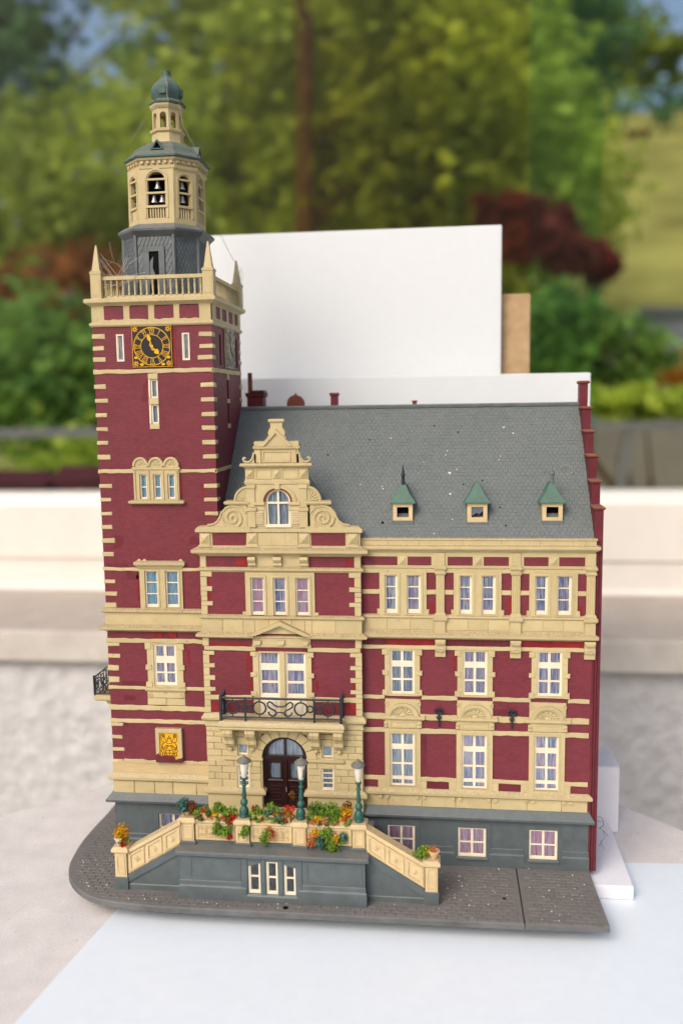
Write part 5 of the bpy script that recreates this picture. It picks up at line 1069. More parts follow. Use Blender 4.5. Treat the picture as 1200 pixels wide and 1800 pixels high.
# chimneys and gable tops behind the ridge
ch = M().rects([(.0, 26), (.0, 29.7), (.08, 29.75), (.1, 29.9), (.12, 30.02)], 7.6, 8.75, 8.8, 9.9).build('chimney', 'brickdark', hall); M().rects([(.0, 30.0), (.06, 30.04), (.06, 30.16), (.0, 30.2)], 8.0, 8.75, 8.8, 9.9).build('chimney_cap', 'iron', ch); M().lathe([(.17, 29.8), (.16, 31.4), (.19, 31.42), (.12, 31.44), (.1, 31.3)], 7.78, 9.1, 10).build('chimney_pipe', 'rust', ch)
M().prism([(10.35, 26)] + circ(11.0, 29.2, .62, 180, 0, 14, .62) + [(11.65, 26)], 9.2, 9.6).build('rear_gable_top', 'rust', hall); M().lathe([(.0, 29.98), (.1, 29.86), (.12, 29.76), (.05, 29.7)], 11.0, 9.4, 8).build('rear_gable_knob', 'rust', hall)
c2 = M().rects([(.0, 26), (.0, 29.72), (.07, 29.76), (.07, 29.9), (.02, 29.94)], 13.55, 14.05, 9.0, 9.5).build('chimney', 'brickdark', hall)
M().rects([(.0, 26), (.0, 29.2), (.04, 29.24), (.04, 29.32)], 19.3, 19.6, 9.0, 9.3).build('chimney', 'rust', hall)

# ================================================================ BASE PLATE AND FORECOURT
def bez(pts, n=5):
    out = []
    for i in range(len(pts) - 1):
        p0, p1, p2, p3 = pts[max(0, i - 1)], pts[i], pts[i + 1], pts[min(len(pts) - 1, i + 2)]
        for k in range(n):
            t = k / n; out.append(tuple(.5 * (2 * b + (c - a) * t + (2 * a - 5 * b + 4 * c - d) * t * t + (3 * b - a - 3 * c + d) * t ** 3) for a, b, c, d in zip(p0, p1, p2, p3)))
    return out + [pts[-1]]
edge = bez([(-2.7, 5.2), (-2.86, 1.4), (-2.62, -1.2), (-2.3, -2.5), (-1.65, -3.75), (-.5, -4.95), (1.1, -5.8), (4.0, -6.15), (7, -6.2)])
def plate(out, name):
    ins = []
    cx_, cy_ = sum(p[0] for p in out) / len(out), sum(p[1] for p in out) / len(out)
    inn = [(p[0] + (.05 if p[0] < cx_ else -.05) * (abs(p[0] - cx_) > 3), p[1] + (.07 if p[1] < cy_ else -.05)) for p in out]
    return M().loops([[(x, y, -.36) for x, y in out], [(x, y, -.08) for x, y in out], [(x, y, 0) for x, y in inn]]).build(name, 'paving', hall, label=None)
bp = plate(edge + [(25.98, -6.02), (25.98, 14), (-2.6, 14)], 'base_plate'); bp2 = plate([(26.02, -6.02), (30.66, -5.85), (30.44, .1), (30.4, 14), (26.02, 14)], 'base_plate')
# paving stones: those that show largest are single pieces, the rest one part
def inside(x, y):
    if y < -6 + (0 if x < 26 else .1) or x > 30.25 + (-y) * .035: return False
    if x < 7:
        for (ax, ay), (bx, by) in zip(edge, edge[1:]):
            if (bx - ax) * (y - ay) - (by - ay) * (x - ax) < .28 * math.hypot(bx - ax, by - ay) and min(ay, by) - .2 <= y <= max(ay, by) + .2: return False
        if x < -2.4: return False
    if -5.2 < y < .1 and 5.7 < x < 17: return False
    if -4.75 < y < .1 and 1.4 < x < 21.2: return False
    if abs(x - 26) < .3: return False
    if y > -.05 and x > -.1: return False
    return True
cand = []
yy = -5.75; r_ = 0
while yy < 6:
    xx = -3 + (r_ % 2) * .29
    while xx < 30.6:
        if inside(xx - .24, yy) and inside(xx + .24, yy): cand.append((xx, yy))
        xx += .58
    yy += .34; r_ += 1
cand.sort(key=lambda p: (p[0] - 21.4) ** 2 + (p[1] + 52.9) ** 2)
front = [p for p in cand if p[0] > 16 or p[0] < 2]; front.sort(key=lambda p: p[1]); top = front[:300]; tops = set(top)
sm = []
for k in range(4):
    mm = M().fbox(-.26, .26, -.14, .14, 0, .034, .04, .012, .02); mm.v = [(x, z, -y + random.uniform(-.004, .004)) for x, y, z in mm.v]; sm.append(mm.mesh('paving_stone', 'paving'))
for x, y in top: link(bpy.data.objects.new('paving_stone', random.choice(sm)), bp if x < 26 else bp2, (x, y, random.uniform(-.012, .004)))
mm = M()
for x, y in cand:
    if (x, y) in tops: continue
    h = random.uniform(.012, .03); mm.loops([[(x - .265, y - .145, -.01), (x + .265, y - .145, -.01), (x + .265, y + .145, -.01), (x - .265, y + .145, -.01)], [(x - .24, y - .12, h), (x + .24, y - .12, h), (x + .24, y + .12, h), (x - .24, y + .12, h)]])
mm.build('paving_stones', 'paving', bp, kind='stuff')
mm = M()
for _ in range(260):
    x, y = random.uniform(-2, 30), random.uniform(-5.9, 0)
    if not inside(x, y): continue
    r_ = random.choice((.02, .03, .03, .045)); mm.lathe([(r_ * .6, .0), (r_, .03), (r_ * .4, .03 + r_)], x, y, 5, random.random())
mm.build('dust_crumbs', 'stone', bp, kind='stuff')
for x, y, r_ in ((12.3, -5.7, .17), (12.1, -5.2, .0), (19.9, -3.6, .1), (25.0, -3.6, .12)):
    if r_: M().lathe([(r_, .0), (r_ * .9, .05), (r_ * .5, .06), (0, .03)], x, y, 10).build('plug', 'dark', bp)
# ---------------------------------------------------------------- entrance staircase
FY = -5.15
SWN = [(10.02, 10.74, .5, 2.42), (11.1, 11.78, .48, 2.5), (12.16, 12.84, .48, 2.4)]
mm = M(); holes(mm, 5.87, 16.93, 0, 2.75, SWN, FY, .45)
for x in (5.87, 16.93): mm.add([(x, FY, 0), (x, BY, 0), (x, BY, 2.75), (x, FY, 2.75)], [(0, 1, 2, 3)])
stair = mm.build('entrance_staircase', 'gray', hall, at=(0, 0, 0))
M().rects([(.0, 2.66), (.14, 2.74), (.2, 2.78), (.2, 2.94), (.12, 3.0)], 5.85, 16.95, FY, BY, False).build('terrace_floor', 'gray', stair)
for a, b in ((5.87, 9.8), (13.05, 16.93)): M().rects([(.09, -.02), (.09, .78), (.03, .88), (.03, 1.12), (.0, 1.18)], a, b, FY, FY + .3, False).build('water_table', 'gray', stair)
M().rects([(.1, -.02), (.1, .34), (.0, .46)], 9.8, 13.05, FY, FY + .3, False).build('window_sill', 'gray', stair)
for a, b in ((9.6, 9.98), (10.78, 11.06), (11.82, 12.12), (12.88, 13.25)): piece('window_pier', a, b, .4, 2.66, FY, .05, 'gray', stair)
for a, b in ((6.6, 9.4), (13.6, 16.6)): plateholes(mm := M(), a - .15, b + .15, 1.25, 2.6, [(a, b, 1.36, 2.52)], FY - .03, FY + .02); mm.build('wall_panel', 'gray', stair)
for k, t in enumerate(SWN):
    dz = .14 if k != 1 else 0
    window(hall, t[0], t[1], t[2], t[3], FY, [(t[0] + .14, t[1] - .12)], [(t[2] + .17, t[2] + .98), (t[2] + 1.08, t[3] - .12)], 'dark', .1)
    if k != 1: M().prism([(t[0], t[3] + .06), (t[1], t[3] + .06), (t[1], t[3] - (.22 if k == 2 else .02)), (t[0], t[3] - (.02 if k == 2 else .22))], FY - .02, FY + .12).build('window_head', 'gray', stair)
# parapet on the terrace: piers, relief panels
PY = -4.4
PIER = [(5.7, 6.62), (9.1, 10.0), (12.55, 13.42), (16.1, 16.92)]
for a, b in PIER:
    M().rects([(.06, 2.98), (.06, 3.16), (.0, 3.2)], a, b, PY, PY + .9).build('pier_foot', 'gray', stair); pr = M().rects([(.0, 3.18), (.0, 4.3)], a + .05, b - .05, PY + .03, PY + .87).build('parapet_pier', 'creamnew', stair)
    M().rects([(.0, 4.28), (.06, 4.34), (.09, 4.42), (.09, 4.56), (.03, 4.64), (.0, 4.66)], a + .02, b - .02, PY, PY + .9).build('pier_cap', 'creamnew', stair)
    plateholes(mm := M(), a + .14, b - .14, 3.3, 4.2, [(a + .2, b - .2, 3.36, 4.14)], PY - .01, PY + .05); mm.build('pier_panel', 'creamnew', stair)
for i, (a, b) in enumerate(((6.62, 9.1), (10.0, 12.55), (13.42, 16.1))):
    M().box(a, b, PY + .1, PY + .7, 2.98, 3.2).build('parapet_foot', 'gray', stair); M().box(a, b, PY + .2, PY + .65, 3.2, 4.4).build('parapet_panel', 'creamnew', stair)
    M().rects([(.0, 4.3), (.06, 4.36), (.06, 4.46), (0, 4.5)], a, b, PY + .12, PY + .73).build('parapet_rail', 'creamnew', stair); plateholes(mm := M(), a + .06, b - .06, 3.26, 4.28, [(a + .18, b - .18, 3.38, 4.16)], PY + .13, PY + .22); mm.build('relief_border', 'creamnew', stair)
    mm = M(); n = 7
    for k in range(n):
        cx = a + .32 + (b - a - .64) * k / (n - 1)
        for s in (-1, 1): mm.tube([(cx + (.03 + .11 * t) * math.cos(s * t * 7 + k), PY + .17, 3.77 + s * .2 + (.03 + .11 * t) * math.sin(s * t * 7 + k)) for t in [q / 12 for q in range(13)]], .035, 5)
        if k % 2: mm.tube([(cx - .1, PY + .18, 3.77), (cx, PY + .14, 3.85), (cx + .1, PY + .18, 3.77), (cx, PY + .14, 3.69)], .05, 5, True)
    mm.build('carved_relief', 'creamnew', stair)
# flanking flights
RY0, RY1 = -4.55, -3.85
def flight(xt, xb, s, capx):
    """xt: x at the terrace, xb: x at the foot pier, s: direction outwards"""
    f = lambda x, z: (x, z)
    L = abs(xb - xt)
    zt = lambda x: 4.42 + (2.42 - 4.42) * abs(x - xt) / L; zb = lambda x: 3.02 + (.92 - 3.02) * abs(x - xt) / L
    M().prism([(xt, 0), (xb, 0), (xb, .6), (xt, 2.62)], RY0 + .08, RY1).build('flight_wall', 'gray', stair)
    M().prism([(xt, 2.5), (xb, .46), (xb, .9), (xt, 3.0)], RY0 - .02, RY1).build('flight_coping', 'gray', stair)
    M().rects([(.04, -.02), (.04, .3), (.0, .36)], min(xt, xb), max(xt, xb), RY0 + .06, RY1, False).build('water_table', 'gray', stair)
    M().prism([(xt, zb(xt)), (xb, zb(xb)), (xb, zt(xb) - .1), (xt, zt(xt) - .1)], RY0 + .1, RY1 - .1).build('flight_parapet', 'creamnew', stair)
    M().prism([(xt, zt(xt) - .14), (xb, zt(xb) - .14), (xb, zt(xb) + .08), (xt, zt(xt) + .08)], RY0 - .02, RY1 + .02).build('flight_rail', 'creamnew', stair)
    for k in range(3):
        x0 = xt + s * (L * (k + .06) / 3); x1 = xt + s * (L * (k + .94) / 3); q = lambda x, t: zb(x) + .12 + (zt(x) - .28 - zb(x) - .1) * t
        o = [(x0, q(x0, 0)), (x1, q(x1, 0)), (x1, q(x1, 1)), (x0, q(x0, 1))]; xa, xc = x0 + s * .14, x1 - s * .14
        n_ = [(xa, q(xa, .12)), (xc, q(xc, .12)), (xc, q(xc, .88)), (xa, q(xa, .88))]
        M().ringprism(o, n_, RY0 + .03, RY0 + .12).build('flight_panel', 'creamnew', stair)
        cx, cz = (x0 + x1) / 2, q((x0 + x1) / 2, .5); mm = M(); mm.prism(circ(cx, cz, .2, n=4), RY0 + .06, RY0 + .12); mm.lathe([(.11, 0), (.07, .09), (0, .11)], 0, 0, 8); mm.v[-24:] = [(cx + p[0], RY0 + .09 - p[2], cz + p[1]) for p in mm.v[-24:]]; mm.build('flight_boss', 'creamnew', stair)
    a, b = sorted((xb, xb + s * .82)); y0 = RY0 - .08
    M().rects([(.02, -.02), (.02, .76), (.0, .8)], a, b, y0, y0 + .84).build('pier_foot', 'gray', stair); M().rects([(.0, .8), (.0, 2.36)], a + .05, b - .05, y0 + .04, y0 + .8).build('foot_pier', 'creamnew', stair)
    M().rects([(.0, 2.3), (.08, 2.38), (.14, 2.44), (.14, 2.6), (.02, 2.72), (0, 2.72)], a + .03, b - .03, y0 + .02, y0 + .82).build('pier_cap', 'creamnew', stair)
    plateholes(mm := M(), a + .15, b - .15, .98, 2.2, [(a + .22, b - .22, 1.06, 2.12)], y0, y0 + .08); mm.build('pier_panel', 'creamnew', stair)
    for k in range(8):
        x0 = xt + s * L * k / 8; x1 = xt + s * L * (k + 1) / 8
        M().box(min(x0, x1), max(x0, x1), RY1, -2.2, 0, 3.0 - 3.0 * (k + .6) / 8.4).build('step', 'gray', stair)
flight(5.8, 2.42, -1, 0); flight(16.95, 20.34, 1, 0)
for s, x in ((-1, 4.2), (1, 18.6)): M().box(x - 1.6, x + 1.6, -2.2, -2.0, 0, .5).build('stair_curb', 'gray', stair)

# ================================================================ LAMPS
lampsrc = None
for k, (x, lab) in enumerate(((9.58, 'green lamp post left of the door with a plain white shade'), (13.02, 'green lamp post before the right door leaf, dark patch on its shade'), (16.5, 'green lamp post on the end pier above the right flight of steps'))):
    if k == 0:
        lp = empty('lamp_post', (x, -3.95, 4.66))
        pz = M().lathe([(.0, 0), (.3, 0), (.33, .08), (.28, .2), (.34, .32), (.3, .5), (.2, .62), (.15, .7), (.24, .82), (.27, .95), (.2, 1.08), (.12, 1.16), (.16, 1.22), (.15, 1.5), (.11, 1.9), (.17, 1.96), (.17, 2.04), (.11, 2.1), (.13, 2.3), (.2, 2.36), (.22, 2.46), (.14, 2.5)], 0, 0, 14)
        parts = [('post', pz, 'lampgreen'), ('shade', M().lathe([(.15, 2.48), (.19, 2.52), (.3, 3.4), (.31, 3.46), (.0, 3.46)], 0, 0, 16), 'milk'), ('cap', M().lathe([(.46, 3.44), (.49, 3.48), (.47, 3.54), (.3, 3.66), (.12, 3.74), (.08, 3.8), (.06, 3.86), (0, 3.87)], 0, 0, 16), 'lampcap')]
        for nm, m_, mt in parts:
            m_.v = [(p[0] * .86, p[1] * .86, p[2]) for p in m_.v]; o = bpy.data.objects.new(nm, m_.mesh(nm, mt, True)); link(o, lp, (x, -3.95, 4.66))
        src = lp
    else:
        lp = src.copy(); link(lp, None, (x, -3.95, 4.66))
        for c_ in src.children: q = c_.copy(); COL.objects.link(q); q.parent = lp
        if k == 2: lp.rotation_euler = (R(1.0), R(-.6), .4)
        if k == 1:
            d_ = M()
            d_.lathe([(.20, 2.62), (.245, 2.8), (.285, 3.1), (.29, 3.14)], 0, 0, 24); d_.v = [p for p in d_.v]
            d_.f = [f_ for f_ in d_.f if len(f_) == 4 and (-.35 < math.atan2(d_.v[f_[0]][1], d_.v[f_[0]][0]) + .75 < .5)]
            o = bpy.data.objects.new('chipped_patch', d_.mesh('chipped_patch', 'lampcap')); link(o, lp, (x, -3.95, 4.66)); o.scale = (1.05, 1.05, 1)
    tag(lp, lab, 'street lamp', 'lamp posts on the terrace parapet')
    if k == 0: lp.rotation_euler = (0, R(1.5), 0)

# ================================================================ FLOWERS
def foam(mm, c, r, n=60, sz=.07, flat=1.0):
    """clump of small torn foam flakes"""
    for _ in range(n):
        d = Vector((random.gauss(0, 1), random.gauss(0, 1), random.gauss(0, 1))).normalized() * r * random.random() ** .45
        p = Vector(c) + Vector((d.x, d.y, d.z * flat)); s_ = sz * random.uniform(.6, 1.5)
        q = [p + Vector((random.uniform(-1, 1), random.uniform(-1, 1), random.uniform(-1, 1))) * s_ * 1.1 for _ in range(4)]
        mm.add(q, [(0, 1, 2), (0, 2, 3), (0, 3, 1), (1, 3, 2)])
    return mm
def plant(root, name, clumps):
    """clumps: {material: [(x, y, z, r, n)]}"""
    for mt, L in clumps.items():
        mm = M()
        for x, y, z, r_, n in L: foam(mm, (x, y, z), r_ * 1.18, int(n * 1.5), .075 if 'red' not in mt and 'orange' not in mt else .055)
        mm.build(name if mt in ('leafgreen', 'leafdark', 'leafteal', 'leafbrown') else 'blossoms', mt, root)
TY = PY + .42
rn_ = random.uniform
def trough(x0, x1, label, clumps, grp='flower troughs on the terrace parapet'):
    c = ((x0 + x1) / 2, TY, 4.5); r = empty('flower_trough', c, label=label, cat='flower trough', group=grp)
    M().loops([[(x0 + .05, TY - .22, 4.5), (x1 - .05, TY - .22, 4.5), (x1 - .05, TY + .22, 4.5), (x0 + .05, TY + .22, 4.5)], [(x0, TY - .28, 4.92), (x1, TY - .28, 4.92), (x1, TY + .28, 4.92), (x0, TY + .28, 4.92)], [(x0 + .06, TY - .2, 4.93), (x1 - .06, TY - .2, 4.93), (x1 - .06, TY + .2, 4.93), (x0 + .06, TY + .2, 4.93)], [(x0 + .06, TY - .2, 4.84), (x1 - .06, TY - .2, 4.84), (x1 - .06, TY + .2, 4.84), (x0 + .06, TY + .2, 4.84)]]).build('trough', 'peach', r)
    for _ in range(16):
        mt = random.choice(('leafgreen', 'leafgreen', 'leafdark', 'leafgreen', 'leafdark', 'leafred', 'leafgreen', 'leafyellow', 'leaforange')); clumps.setdefault(mt, []).append((rn_(x0 - .2, x1 + .2), TY - rn_(.15, .42), rn_(4.55, 5.0), rn_(.08, .17), 22))
    plant(r, 'foliage', clumps)
trough(6.85, 8.75, 'peach flower trough with sparse plants, leftmost on the parapet beside the round green shrub', {'leafgreen': [(7.2, TY, 5.0, .24, 50), (8.35, TY, 5.0, .26, 60), (8.9, TY, 4.95, .3, 60), (6.9, TY - .1, 4.85, .25, 50), (7.5, TY - .25, 4.9, .2, 40), (8.0, TY, 5.1, .33, 110), (8.0, TY, 5.35, .2, 50), (8.5, TY - .2, 4.95, .22, 40)], 'leafred': [(7.25, TY - .2, 5.0, .16, 30), (8.9, TY - .3, 4.75, .22, 60), (8.7, TY - .25, 4.95, .13, 24), (7.9, TY - .3, 4.8, .1, 16)], 'leaforange': [(7.6, TY - .28, 4.75, .2, 30), (7.0, TY - .3, 4.7, .16, 24), (8.3, TY - .3, 4.7, .16, 20)]})
trough(10.1, 12.45, 'peach flower trough between two lamp posts with one bright red clump', {'leafgreen': [(10.3, TY - .1, 4.95, .3, 60), (12.3, TY - .15, 4.9, .25, 60), (11.2, TY + .1, 5.2, .3, 70), (10.5, TY, 5.0, .3, 70), (10.9, TY - .2, 4.9, .28, 60), (11.5, TY, 5.05, .3, 80), (12.0, TY, 4.95, .3, 70)], 'leafteal': [(11.2, TY - .1, 5.0, .3, 90), (11.8, TY - .25, 4.85, .28, 80)], 'leafred': [(12.35, TY - .05, 5.15, .33, 120), (10.75, TY - .3, 4.7, .14, 24), (11.7, TY - .33, 4.75, .13, 20), (12.0, TY - .3, 4.7, .1, 16), (10.2, TY - .1, 5.25, .1, 16)], 'leafyellow': [(10.2, TY - .05, 5.0, .2, 36)], 'leafbrown': [(10.25, TY + .05, 5.2, .2, 36), (12.45, TY + .5, 5.9, .2, 40)]})
trough(13.5, 15.95, 'peach flower trough at the right with large dark green bushes and one yellow clump', {'leafgreen': [(13.7, TY - .1, 4.95, .3, 70), (14.45, TY - .15, 4.95, .3, 80), (15.1, TY - .2, 4.95, .26, 60), (14.05, TY + .1, 5.25, .42, 170), (14.85, TY + .1, 5.25, .42, 170), (15.4, TY + .1, 5.1, .3, 90)], 'leafdark': [(13.85, TY + .1, 5.2, .4, 130), (14.4, TY + .15, 5.2, .35, 90)], 'leafyellow': [(15.75, TY, 5.2, .33, 130), (14.1, TY - .3, 4.85, .2, 40)], 'leafbrown': [(15.8, TY + .15, 5.45, .3, 60)], 'leafred': [(15.75, TY - .2, 4.95, .2, 40), (14.3, TY - .3, 4.75, .12, 20), (15.2, TY - .3, 4.7, .12, 20)], 'leaforange': [(14.6, TY - .32, 4.75, .25, 50), (15.1, TY - .3, 4.75, .2, 36), (13.8, TY - .32, 4.7, .18, 30)], 'leafteal': [(14.2, TY - .35, 4.6, .13, 24)]})
def trailing(at, label, clumps):
    r = empty('trailing_plant', at, label=label, cat='trailing plant', group='plants hanging down the parapet'); plant(r, 'foliage', clumps)
HY = PY - .02
trailing((8.3, HY, 4.5), 'green trailing plant with a red blossom, hanging left of the first lamp post', {'leafgreen': [(8.0, HY, 4.25, .2, 50), (8.45, HY - .05, 3.95, .3, 110), (7.95, HY, 3.85, .2, 60), (8.8, HY, 4.15, .2, 40)], 'leafred': [(8.75, HY - .05, 3.6, .17, 44), (8.8, HY, 4.5, .16, 30)]})
trailing((9.7, HY, 4.5), 'slim green trailing plant over the pier under the first lamp post', {'leafgreen': [(9.8, HY - .06, 4.2, .2, 50), (9.65, HY - .1, 3.85, .22, 60), (9.85, HY - .08, 4.0, .16, 30)]})
trailing((11.1, HY, 4.5), 'small green and orange trailing plant on the middle relief panel', {'leafgreen': [(11.05, HY, 3.9, .25, 60), (10.85, HY, 3.5, .24, 70)], 'leaforange': [(11.3, HY, 3.8, .3, 60), (11.15, HY, 4.2, .16, 24)], 'leafred': [(11.4, HY, 4.0, .1, 16)]})
trailing((14.8, HY, 4.5), 'big green and teal trailing plant hanging below the right trough', {'leafgreen': [(14.6, HY - .05, 4.1, .33, 120), (14.9, HY - .1, 3.6, .34, 130), (15.0, HY - .1, 3.15, .26, 80), (15.5, HY, 3.7, .25, 60)], 'leafteal': [(14.3, HY - .05, 3.6, .36, 130), (15.6, HY, 3.85, .24, 60)], 'leaforange': [(13.75, HY, 3.7, .36, 110), (15.1, HY - .1, 3.7, .2, 40), (13.65, HY, 3.35, .25, 60)], 'leafyellow': [(13.95, HY, 4.05, .24, 60), (15.2, HY - .1, 3.85, .16, 30)], 'leafdark': [(14.5, HY, 3.3, .25, 60)]})
# round shrub on the left parapet pier
r = empty('ball_shrub', (6.0, TY, 4.66), label='round teal and dark red shrub in a pale pot on the left parapet pier', cat='potted shrub')
M().lathe([(.0, 4.66), (.2, 4.66), (.3, 4.9), (.32, 4.96), (.24, 4.97), (0, 4.92)], 6.02, TY, 12).build('pot', 'peach', r)
plant(r, 'foliage', {'leafteal': [(5.98, TY - .05, 5.2, .42, 240)], 'leafred': [(6.4, TY, 5.1, .3, 40), (6.3, TY + .05, 5.4, .16, 20)], 'leafbrown': [(6.4, TY, 5.15, .33, 110)], 'leafgreen': [(6.7, TY - .1, 4.85, .2, 50)]})
# flower pots on the foot piers
for (x, lab, cl) in ((1.98, 'small pale pot with a tall yellow flower clump on the left foot pier', {'leafyellow': [(2.0, -4.2, 3.5, .42, 220), (1.85, -4.25, 3.25, .3, 80)], 'leaforange': [(2.25, -4.25, 3.3, .25, 50)], 'leafgreen': [(1.95, -4.4, 3.05, .2, 40), (2.3, -4.25, 3.0, .18, 36)], 'leafred': [(2.15, -4.45, 2.85, .2, 60)]}),
                    (20.72, 'yellow flower bowl with green foliage spilling left, on the right foot pier', {'leafgreen': [(20.2, -4.2, 3.0, .3, 110), (19.9, -4.2, 2.9, .24, 60), (20.4, -4.1, 3.2, .22, 50)], 'leafyellow': [(20.5, -4.15, 3.15, .22, 50)], 'leaforange': [(20.95, -4.2, 3.2, .2, 40)]})):
    r = empty('flower_pot', (x, -4.2, 2.72), label=lab, cat='flower pot', group='flower pots on the foot piers')
    px = x if x < 5 else x + .18
    M().lathe([(.0, 2.72), (.16, 2.72), (.26, 3.0), (.33, 3.14), (.34, 3.2), (.27, 3.2), (.2, 3.02), (0, 3.0)], px - (.12 if x < 5 else 0), -4.25, 14).build('pot', 'milk' if x < 5 else 'peach', r, smooth=True)
    plant(r, 'foliage', cl)
# ================================================================ COBWEBS, TWIG
def web(at, label, strands, r_=.012, mat='web', name='cobweb', cat='cobweb'):
    mm = M()
    for pts in strands:
        P = [];
        for a, b in zip(pts, pts[1:]):
            for t in [i / 6 for i in range(6)]: P.append(tuple(x + (y - x) * t + random.uniform(-.025, .025) for x, y in zip(a, b)))
        P.append(pts[-1]); mm.tube(P, r_ * random.uniform(.7, 1.6), 4)
    o = mm.build(name, mat, None, label=label); tag(o, label, cat, 'cobwebs on the tower' if name == 'cobweb' else None)
rn = random.uniform
st1 = [[(.75, .0, 38.2), (1.6, .3, 37.9), (2.4, .6, 37.0), (3.3, .7, 36.6)], [(1.5, .2, 38.0), (1.35, .2, 38.5), (1.2, .3, 39.2)], [(2.0, .4, 37.4), (2.5, .5, 38.0), (3.0, 1.0, 38.4)], [(.8, -.05, 36.6), (1.8, -.05, 36.5), (2.7, -.06, 36.8), (3.0, -.03, 37.1)], [(.8, -.05, 36.4), (2.2, -.06, 36.7), (2.9, -.05, 37.0)], [(.8, .05, 37.6), (1.5, .2, 38.0)], [(2.2, .5, 37.2), (1.9, .3, 36.7), (1.6, .1, 36.2)]]
for _ in range(5): st1.append([(.7, .05, rn(36.2, 38.6)), (rn(1.3, 2.4), .2, rn(36.4, 38)), (rn(2, 3.4), rn(.3, 1), rn(36.3, 38.6))])
web((1, 0, 37), 'dusty cobweb between the left pinnacle and the grey drum', st1, .009)
web((5, 2, 45), 'long cobweb threads from the onion dome down to the right rear pinnacle', [[(5.1, 3, 47.9), (5.3, 3, 46.6), (6.4, 3.2, 44.4), (6.5, 3.2, 44.2)], [(4.4, 2.7, 49.4), (4.5, 2.7, 47.4), (4.7, 2.7, 45.5)], [(6.2, 3.0, 44.2), (6.35, 3.0, 42), (7.0, 4.5, 40.2), (7.42, 7.2, 38.8)], [(6.3, 3, 42.6), (6.9, 5, 40.6), (7.5, 7.2, 38.4)], [(3.2, 2, 46.8), (2.6, 1.8, 45.8), (2.4, 1.6, 45.4)], [(4.6, 2.3, 45.4), (4.9, 1.9, 44.4), (5.0, 1.6, 43.2), (5.0, 1.5, 41)]], .008)
st2 = []
for _ in range(16): st2.append([(7.45 + rn(-.1, .4), 7.2, rn(36.2, 39)), (7.5 + rn(0, .5), 6.8, rn(36, 38.6)), (7.6 + rn(-.1, .3), 6.5, rn(36, 38))])
web((7.5, 7, 37), 'fine cobweb tuft on the right rear pinnacle', st2, .006)
web((30.9, 0, 2.5), 'thin dark twig caught on the lower right corner of the wing', [[(30.9, -.15, 3.7), (31.15, -.2, 3.6), (31.25, -.2, 3.2), (31.0, -.2, 2.9)], [(30.9, -.1, 3.0), (31.2, -.2, 2.8), (31.3, -.2, 2.4), (31.1, -.25, 2.0), (31.3, -.2, 1.6)], [(31.2, -.2, 2.8), (31.5, -.2, 2.5)], [(31.15, -.2, 2.2), (31.0, -.2, 1.8)]], .013, 'twig', 'twig', 'twig')
web((29.6, 3, 25), 'curl of rusty plant fibre on the roof beside the right dormer spike', [[(28.3, 3.2, 25.0), (28.6, 3.2, 24.6), (29.1, 3.2, 24.5), (29.5, 3.3, 24.6), (29.4, 3.3, 25.0), (29.0, 3.3, 25.2), (28.7, 3.3, 25.0)], [(29.1, 3.1, 24.5), (29.5, 3.2, 24.7), (29.4, 3.2, 24.5)]], .013, 'web', 'plant_fibre', 'plant fibre')

# ================================================================ BOARDS AND TABLE
def board(name, x0, x1, y0, y1, z0, z1, mat, label, cat, b=.06):
    mm = M().box(x0, x1, y0, y1, z0, z1); me = mm.mesh(name, mat, False, ((x0 + x1) / 2, (y0 + y1) / 2, z0)); bm = bmesh.new(); bm.from_mesh(me); bmesh.ops.bevel(bm, geom=bm.edges[:], offset=b * S, segments=2, affect='EDGES'); bm.to_mesh(me); bm.free()
    o = bpy.data.objects.new(name, me); link(o, None, ((x0 + x1) / 2, (y0 + y1) / 2, z0)); tag(o, label, cat)
board('base_board', 3.0, 33.0, -.9, 7.5, -1.27, -.38, 'board2', 'thick white board lying under the model, its corner showing at lower right', 'board')
board('white_box', 8.0, 33.7, 7.7, 11.5, -1.27, 3.6, 'board2', 'low white box behind the lower right corner of the model', 'box')
board('white_backdrop', 2.0, 32.3, 14.6, 15.6, -1.27, 31.2, 'board', 'lower wide white backdrop standing right behind the roof ridge', 'backdrop')
board('white_backdrop', 2.9, 25.9, 17.4, 17.9, -1.27, 42.6, 'board', 'taller glossy white backdrop rising behind the tower and roof', 'backdrop')
board('brown_board', 20.0, 28.2, 18.3, 18.9, -1.27, 37.5, 'brownboard', 'brown fibreboard edge sticking out right of the tall white panel', 'board')
# octagonal concrete table with sloping back corners, and the sheet on it
tp = bez([(-24, -14), (-18, -1), (-12.0, 6.2), (-5.0, 12.9), (3.0, 21.0)], 6) + [(5.5, 23.5), (23, 23.5), (34.6, 12.5), (39, 8.1), (48, -3), (50, -16), (48, -30), (-18, -30), (-24, -22)]
tb = empty('table', (13, -5, -75), label='pale concrete table with angled back corners under the model', cat='table')
ctr = (13, -5)
M().loops([[(x * .98 + .3, y * .98 - .1, -6.3) for x, y in tp], [(x, y, -6.0) for x, y in tp], [(x, y, -1.55) for x, y in tp], [(x * .993 + .1, y * .993, -1.32) for x, y in tp]]).build('table_top', 'stone', tb); M().lathe([(14, -75), (12, -72), (8, -60), (8, -20), (12, -6.2)], 13, -5, 20).build('pedestal', 'stone', tb)
sh = M().loops([[(1.75, -4.2, -1.31), (.2, -14.8, -1.31), (-1.5, -27, -1.31), (44, -27, -1.31), (42, 4.1, -1.31), (20, 2.9, -1.31), (2.9, 2.6, -1.31)], [(1.75, -4.2, -1.28), (.2, -14.8, -1.28), (-1.5, -27, -1.28), (44, -27, -1.28), (42, 4.1, -1.28), (20, 2.9, -1.28), (2.9, 2.6, -1.28)]]).build('white_sheet', 'sheet', None); tag(sh, 'pale bluish white sheet lying on the table in front of the model', 'sheet')
